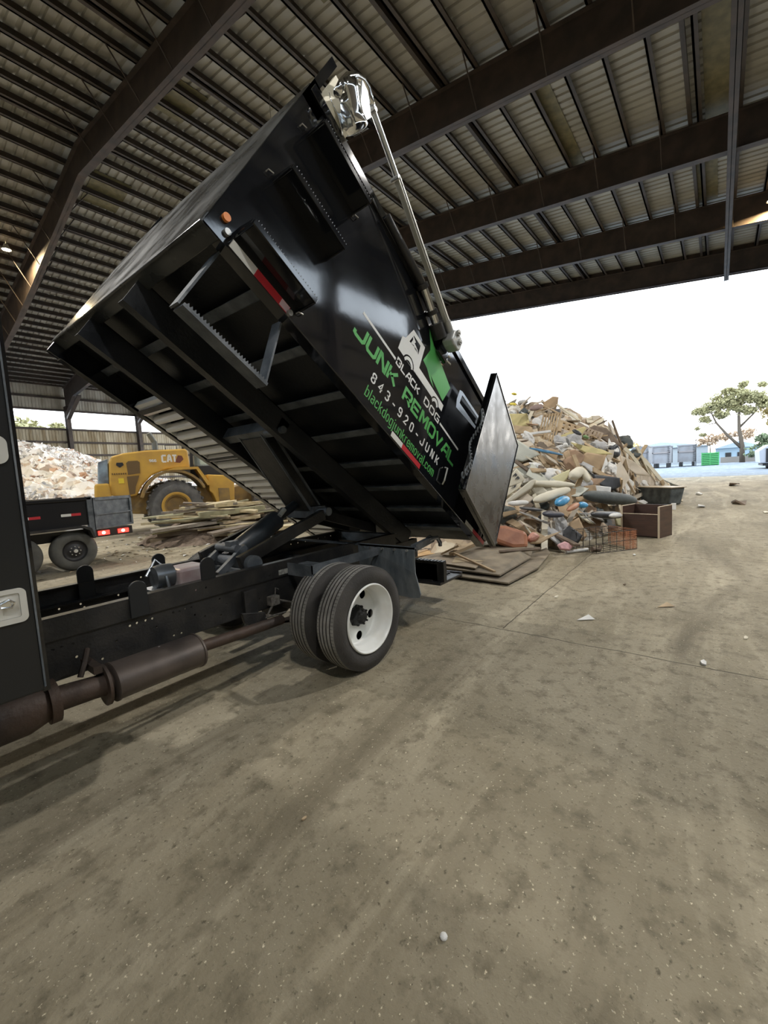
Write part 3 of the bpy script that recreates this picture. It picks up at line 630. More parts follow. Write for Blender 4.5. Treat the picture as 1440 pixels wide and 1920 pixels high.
def rim(y0, sgn, parent):
    r_ = MB(); r_.lathe([(sgn*a, r) for a, r in ((.012,.272),(.002,.268),(.0,.262),(.006,.255),(.03,.247),(.055,.243),(.07,.228),(.11,.222),(.140,.224),(.160,.220),(.165,.212))], (0, y0, .405), 'Y', 64)
    o = r_.build('wheel_rim', white_rim, parent, smooth=True)
    hol = [circ(.172*math.cos(2*PI*k/5-.21), .172*math.sin(2*PI*k/5-.21), .036, 20) for k in range(5)]
    d = plate('rim_disc', [circ(0, 0, .218, 64)]+hol, .006, lambda a, b, t: Vector((a, y0+sgn*.165+t, .405+b)), white_rim, parent)
    bk = MB(); bk.lathe([(sgn*.212,.001),(sgn*.212,.24)], (0,y0,.405), 'Y', 32); bk.build('brake_drum', hole_dark, parent)
    return o
for (y0, sg, fc) in ((0, 1, True), (.305, 1, False), (2.36, -1, True), (2.055, -1, False)):
    t = tyre(y0, sg)
    if fc:
        rim(y0, sg, t)
        hb = MB(); hb.lathe([(sg*.085,.001),(sg*.088,.04),(sg*.096,.050),(sg*.10,.060),(sg*.13,.066),(sg*.15,.070),(sg*.164,.085)], (0,y0,.405), 'Y', 24); 
        for k in range(8):
            a = 2*PI*k/8; c = Vector((.075*math.cos(a), y0+sg*.145, .405+.075*math.sin(a))); hb.cyl(c, c+Vector((0,sg*.03,0)), .014, n=6); c = Vector((.055*math.cos(a), y0+sg*.095, .405+.055*math.sin(a))); hb.cyl(c-Vector((0,sg*.012,0)), c+Vector((0,sg*.02,0)), .008, n=6)
        hb.build('wheel_hub', hub_black, t, smooth=35)
    else:
        rb = MB(); rb.lathe([(sg*.0,.27),(sg*.02,.25),(sg*.19,.25),(sg*.22,.27)], (0,y0,.405), 'Y', 40); rb.build('wheel_rim', white_rim, t, smooth=True)
# rear flaps
for y0, y1 in ((.0,.66), (1.70,2.36)):
    fp = MB(); outer = y0 if y0 < 1 else y1; inn = y1 if y0 < 1 else y0; sg = -1 if y0 < 1 else 1
    pl_ = [(inn,.85),(outer,.85),(outer,.62),(outer+sg*.02,.52),(outer+sg*.035,.43),(outer+sg*.02,.395),(outer-sg*.05,.385),(inn,.395)]
    fp.prism(pl_, .012, lambda a, b, t: Vector((.62+t+.10*max(0, .62-b), a, b))); f0 = fp.build('mud_flap', flap_m, truck)
    for k in range(4):
        bo = MB(); yy = outer-sg*(.07+.14*k); bo.cyl((.60,yy,.825), (.622,yy,.825), .011, n=8); bo.build('flap_bolt', steel, f0)
hgx = MB(); hgx.box(.62,.68,.0,2.36,.835,.85); hgx.build('flap_hanger', black_dust, truck)
sh = MB(); sh.box(-.10,.0,.42,.72,.79,.80); sh.box(-.16,-.02,.36,.70,.70,.86, lambda x,y,z: Vector((x, y, z))) if False else None
sh.slab([(-.22,.40,.83),(-.22,.70,.83),(-.22,.70,.73),(-.22,.40,.73)], .008); sh.box(-.22,.62,.40,.41,.76,.835); sh.build('fender_bracket', black_dust, truck)
# rear step bumper and tie bracket
bm_ = MB(); bm_.box(1.45,1.95,.24,2.12,.27,.30); bm_.box(1.50,1.55,.30,2.06,.30,.50); bm_.beam((1.95,.24,.285),(1.95,2.12,.285),.03,.06); 
bum = bm_.build('rear_bumper', frame_black, truck, bevel=.006)
st_ = MB()
for k in range(9): st_.box(1.47+.05*k,1.49+.05*k,.36,2.0,.30,.315)
st_.build('step_tread', frame_black, bum)
bs = MB(); bs.box(1.50,1.56,.22,1.2,.30,.52)
for k in range(9): bs.box(1.49,1.57,.23+.045*k,.255+.045*k,.52,.53)
bs.build('step_panel', frame_black, bum)
tw = MB(); tw.beam((.66,.03,.84),(1.42,.30,.79),.05,.06); tw.build('light_bar', black_dust, truck)
tw = MB(); tw.tube([(1.20,.22,.80),(1.36,.26,.805),(1.46,.26,.80),(1.50,.25,.74),(1.48,.24,.71)], .022, 8); tw.tube([(1.30,.28,.80),(1.44,.34,.80)], .03, 8); tw.build('hinge_casting', mat('worn_casting', (.25,.26,.28), .35, metal=.6), truck, smooth=True)
# exhaust
mf = MB(); mf.lathe([(0,.001),(0,.098),(.006,.105),(.016,.105),(.018,.100),(.482,.100),(.484,.105),(.494,.105),(.50,.098),(.50,.001)], (0,0,0), 'X', 32)
for i, v in enumerate(mf.v): mf.v[i] = (-1.62+v[0]*.98, .50+v[1]*1.25, .475+v[2]+v[0]*.0)
tag(mf.build('muffler', muffler_m, truck, smooth=40), 'brown stained muffler')
ex = MB(); ex.tube([(-1.14,.50,.485),(-.75,.55,.45),(-.4,.60,.42)], .038, 14); ex.build('tail_pipe', rust_pipe, truck, smooth=40)
dp = MB(); dp.tube([(-3.4,.48,.50),(-1.98,.48,.50),(-1.90,.48,.50)], [.11,.11,.085], 28); dp.tube([(-1.90,.48,.50),(-1.86,.48,.50)], .105, 24); dp.tube([(-1.86,.48,.50),(-1.70,.49,.485),(-1.62,.50,.475)], [.062,.058,.062], 20); dp.tube([(-1.655,.50,.475),(-1.64,.50,.475)], .11, 24)
tag(dp.build('exhaust_canister', rust_pipe, truck, smooth=40), 'rusty exhaust canister')
eh = MB(); eh.tube([(-1.75,.5,.56),(-1.72,.52,.62),(-1.68,.6,.66)], .014, 8); eh.box(-1.70,-1.66,.46,.66,.56,.60); eh.build('exhaust_hanger', rust_pipe, truck)
# hydraulic tank with pump
hp = MB(); hp.box(-1.03,-.80,.86,1.10,.72,.93); tag(hp.build('hydraulic_tank', tank_m, truck, bevel=.02), 'cloudy plastic hydraulic oil tank')
hp = MB(); hp.lathe([(-.02,.001),(-.02,.075),(.03,.085),(.10,.08),(.11,.001)], (-1.13,.98,.89), 'X', 24); hp.tube([(-1.1,.9,.9),(-1.1,.86,.8),(-1.15,.9,.7)], .012, 8); hp.tube([(-1.05,1.0,.93),(-1.1,1.05,1.0),(-1.18,1.02,.9)], .012, 8); hp.box(-1.2,-1.12,.9,1.05,.74,.82)
hp.build('hydraulic_pump', mat('pump_metal', (.22,.24,.26), .35, metal=.7), truck, smooth=40)
# hoist
cyl = MB(); A = Vector((-.42,1.15,.915)); E_ = Vector((.06,1.15,1.155)); cyl.tube([A, A+(E_-A)*.04, E_-(E_-A)*.03, E_], [.078,.09,.09,.08], 28); 
cy = cyl.build('hydraulic_cylinder', mat('cylinder_paint', (.04,.05,.058), .35, col2=(.055,.06,.065), vscale=8), truck, smooth=40)
rd = MB(); rd.tube([E_, Vector((.40,1.15,1.325))], .042, 16); rd.build('cylinder_rod', mat('rod_dark', (.02,.025,.03), .35), cy, smooth=40)
pt_ = MB(); pt_.tube([(.02,1.06,1.19),(.09,1.07,1.24)], .022, 10); pt_.build('cylinder_port', latch_metal, cy, smooth=40)
tq = MB(); tq.tube([(-.47,.80,.862),(-.47,1.55,.862)], .052, 20); tq.box(-.56,-.38,.86,1.44,.74,.80); tq.lathe([(-.02,.001),(-.02,.07),(.10,.07),(.10,.001)], (-.47,.80,.862), 'Y', 24)
tq.beam((-.66,1.0,.80),(-.40,1.0,.98),.04,.05); tq.beam((-.66,1.3,.80),(-.40,1.3,.98),.04,.05); tq.tube([(-.47,1.0,.97),(-.47,1.3,.97)], .035, 14); tq.box(-.50,-.42,1.06,1.14,.95,1.03)
tq.build('hoist_torque_tube', black_dust, truck, smooth=40)
am = MB(); am.beam((-.56,.86,.885),(.375,.86,1.165),.055,.10); am.build('hoist_arm', frame_black, truck, bevel=.006)
am = MB(); am.beam((-.56,1.44,.885),(.375,1.44,1.165),.055,.10); am.build('hoist_arm', frame_black, truck, bevel=.006)
hb = MB(); a0 = Vector((-.10,1.15,1.93)); b0 = Vector((.44,1.15,1.17)); hb.beam(a0, b0, .30, .13, up=(1,0,0))
hk = hb.build('hoist_link', frame_black, truck, bevel=.008)
hb = MB()
for yy in (.99, 1.31): hb.beam(a0+Vector((-.07,yy-1.15,0)), b0+Vector((-.07,yy-1.15,0)), .016, .02); hb.beam(a0+Vector((.07,yy-1.15,0)), b0+Vector((.07,yy-1.15,0)), .016, .02)
hb.build('link_edge', black_dust, hk)
hb = MB(); bbox(hb, 2.36, 2.45, .80, 1.72, -.16, -.05); hb.tube([B(2.41,.76,-.15), B(2.41,1.0,-.15)], .03, 12); hb.build('hoist_cross_tube', black_dust, truck, smooth=40)
hb = MB(); hb.tube([(.40,.80,1.19),(.40,1.50,1.19)], .04, 14); hb.box(.34,.5,.95,1.35,1.13,1.24); hb.build('hoist_pin', black_dust, truck, smooth=40)
hb = MB(); hb.beam((.42,.95,1.16), B(.75,.95,-.20), .02, .10, up=(1,0,0)); hb.beam((.42,1.35,1.16), B(.75,1.35,-.20), .02, .10, up=(1,0,0)); hb.build('hoist_brace', frame_black, truck)
# ---- black tool box tower behind the cab
tb = MB(); tb.box(-3.55,-1.985,.0,2.36,.745,2.62); box = tb.build('tool_box', mat('box_paint', (.014,.015,.016), .33, bump=.05, bscale=4), truck, bevel=.008)
tb = MB(); tb.box(-1.99,-1.966,.03,2.33,.73,2.66); tb.build('box_end_flange', black_paint, box)
tb = MB(); tb.box(-1.99,-1.984,-.004,.004,.76,2.60); tb.build('box_edge_highlight', black_dust, box)  # paler strip painting the highlight along the box edge
def rrect(x0, x1, z0, z1, r):
    P = []
    for cx, cz, a0_ in ((x1-r,z1-r,0),(x0+r,z1-r,90),(x0+r,z0+r,180),(x1-r,z0+r,270)): P += [(cx+r*math.cos(math.radians(a0_+i*15)), cz+r*math.sin(math.radians(a0_+i*15))) for i in range(7)]
    return P
ltc = plate('door_latch', [rrect(-2.165,-2.008,1.035,1.165,.022), rrect(-2.145,-2.028,1.055,1.148,.008)], .006, lambda a, b, t: Vector((a, -.004+t, b)), latch_metal, box); tag(ltc, 'bright metal latch plate')
l2 = MB(); l2.box(-2.148,-2.026,-.001,.012,1.053,1.150); l2.build('latch_recess', latch_metal, box, bevel=.004)
l2 = MB(); l2.tube([(-2.085,-.016,1.118),(-2.06,-.016,1.128),(-2.046,-.016,1.115),(-2.055,-.016,1.10),(-2.085,-.016,1.104)], .006, 8); l2.cyl((-2.07,-.001,1.112),(-2.07,-.02,1.112), .014, n=14); l2.build('latch_handle', chrome, box, smooth=40)
pu = plate('upper_plate', [rrect(-2.15,-2.004,1.628,1.732,.03)], .006, lambda a, b, t: Vector((a, -.004+t, b)), latch_metal, box)
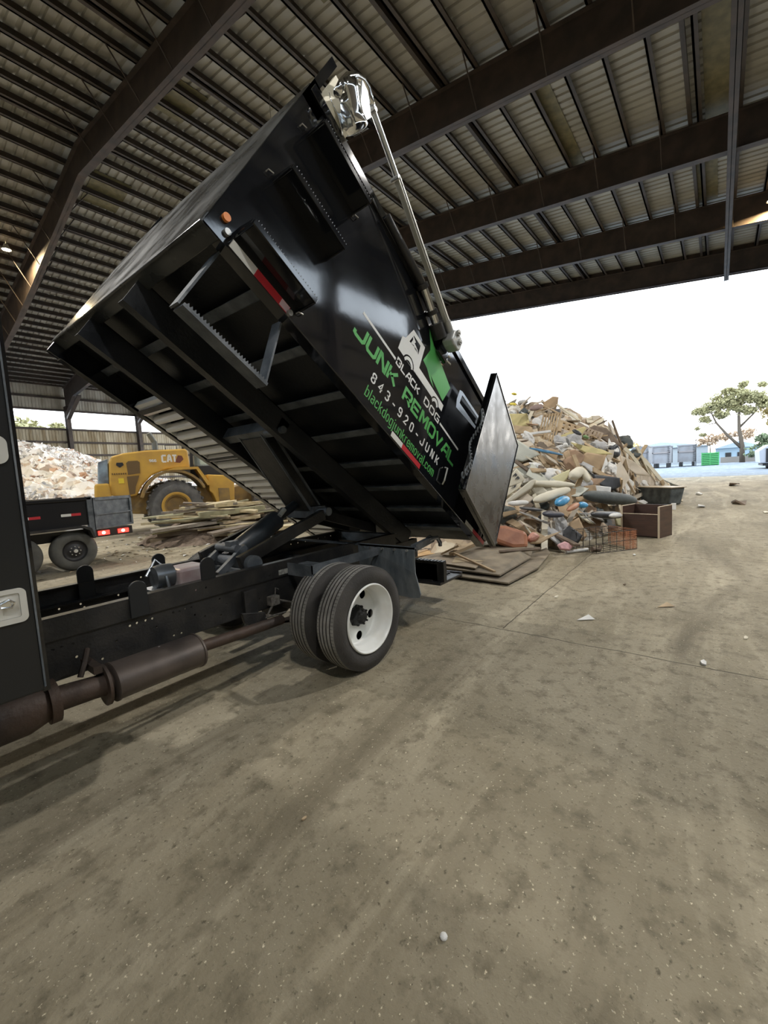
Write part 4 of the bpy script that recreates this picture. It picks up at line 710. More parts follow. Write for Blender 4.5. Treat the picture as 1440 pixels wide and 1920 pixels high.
# ============================================================ JUNK PILE right of the truck
import json
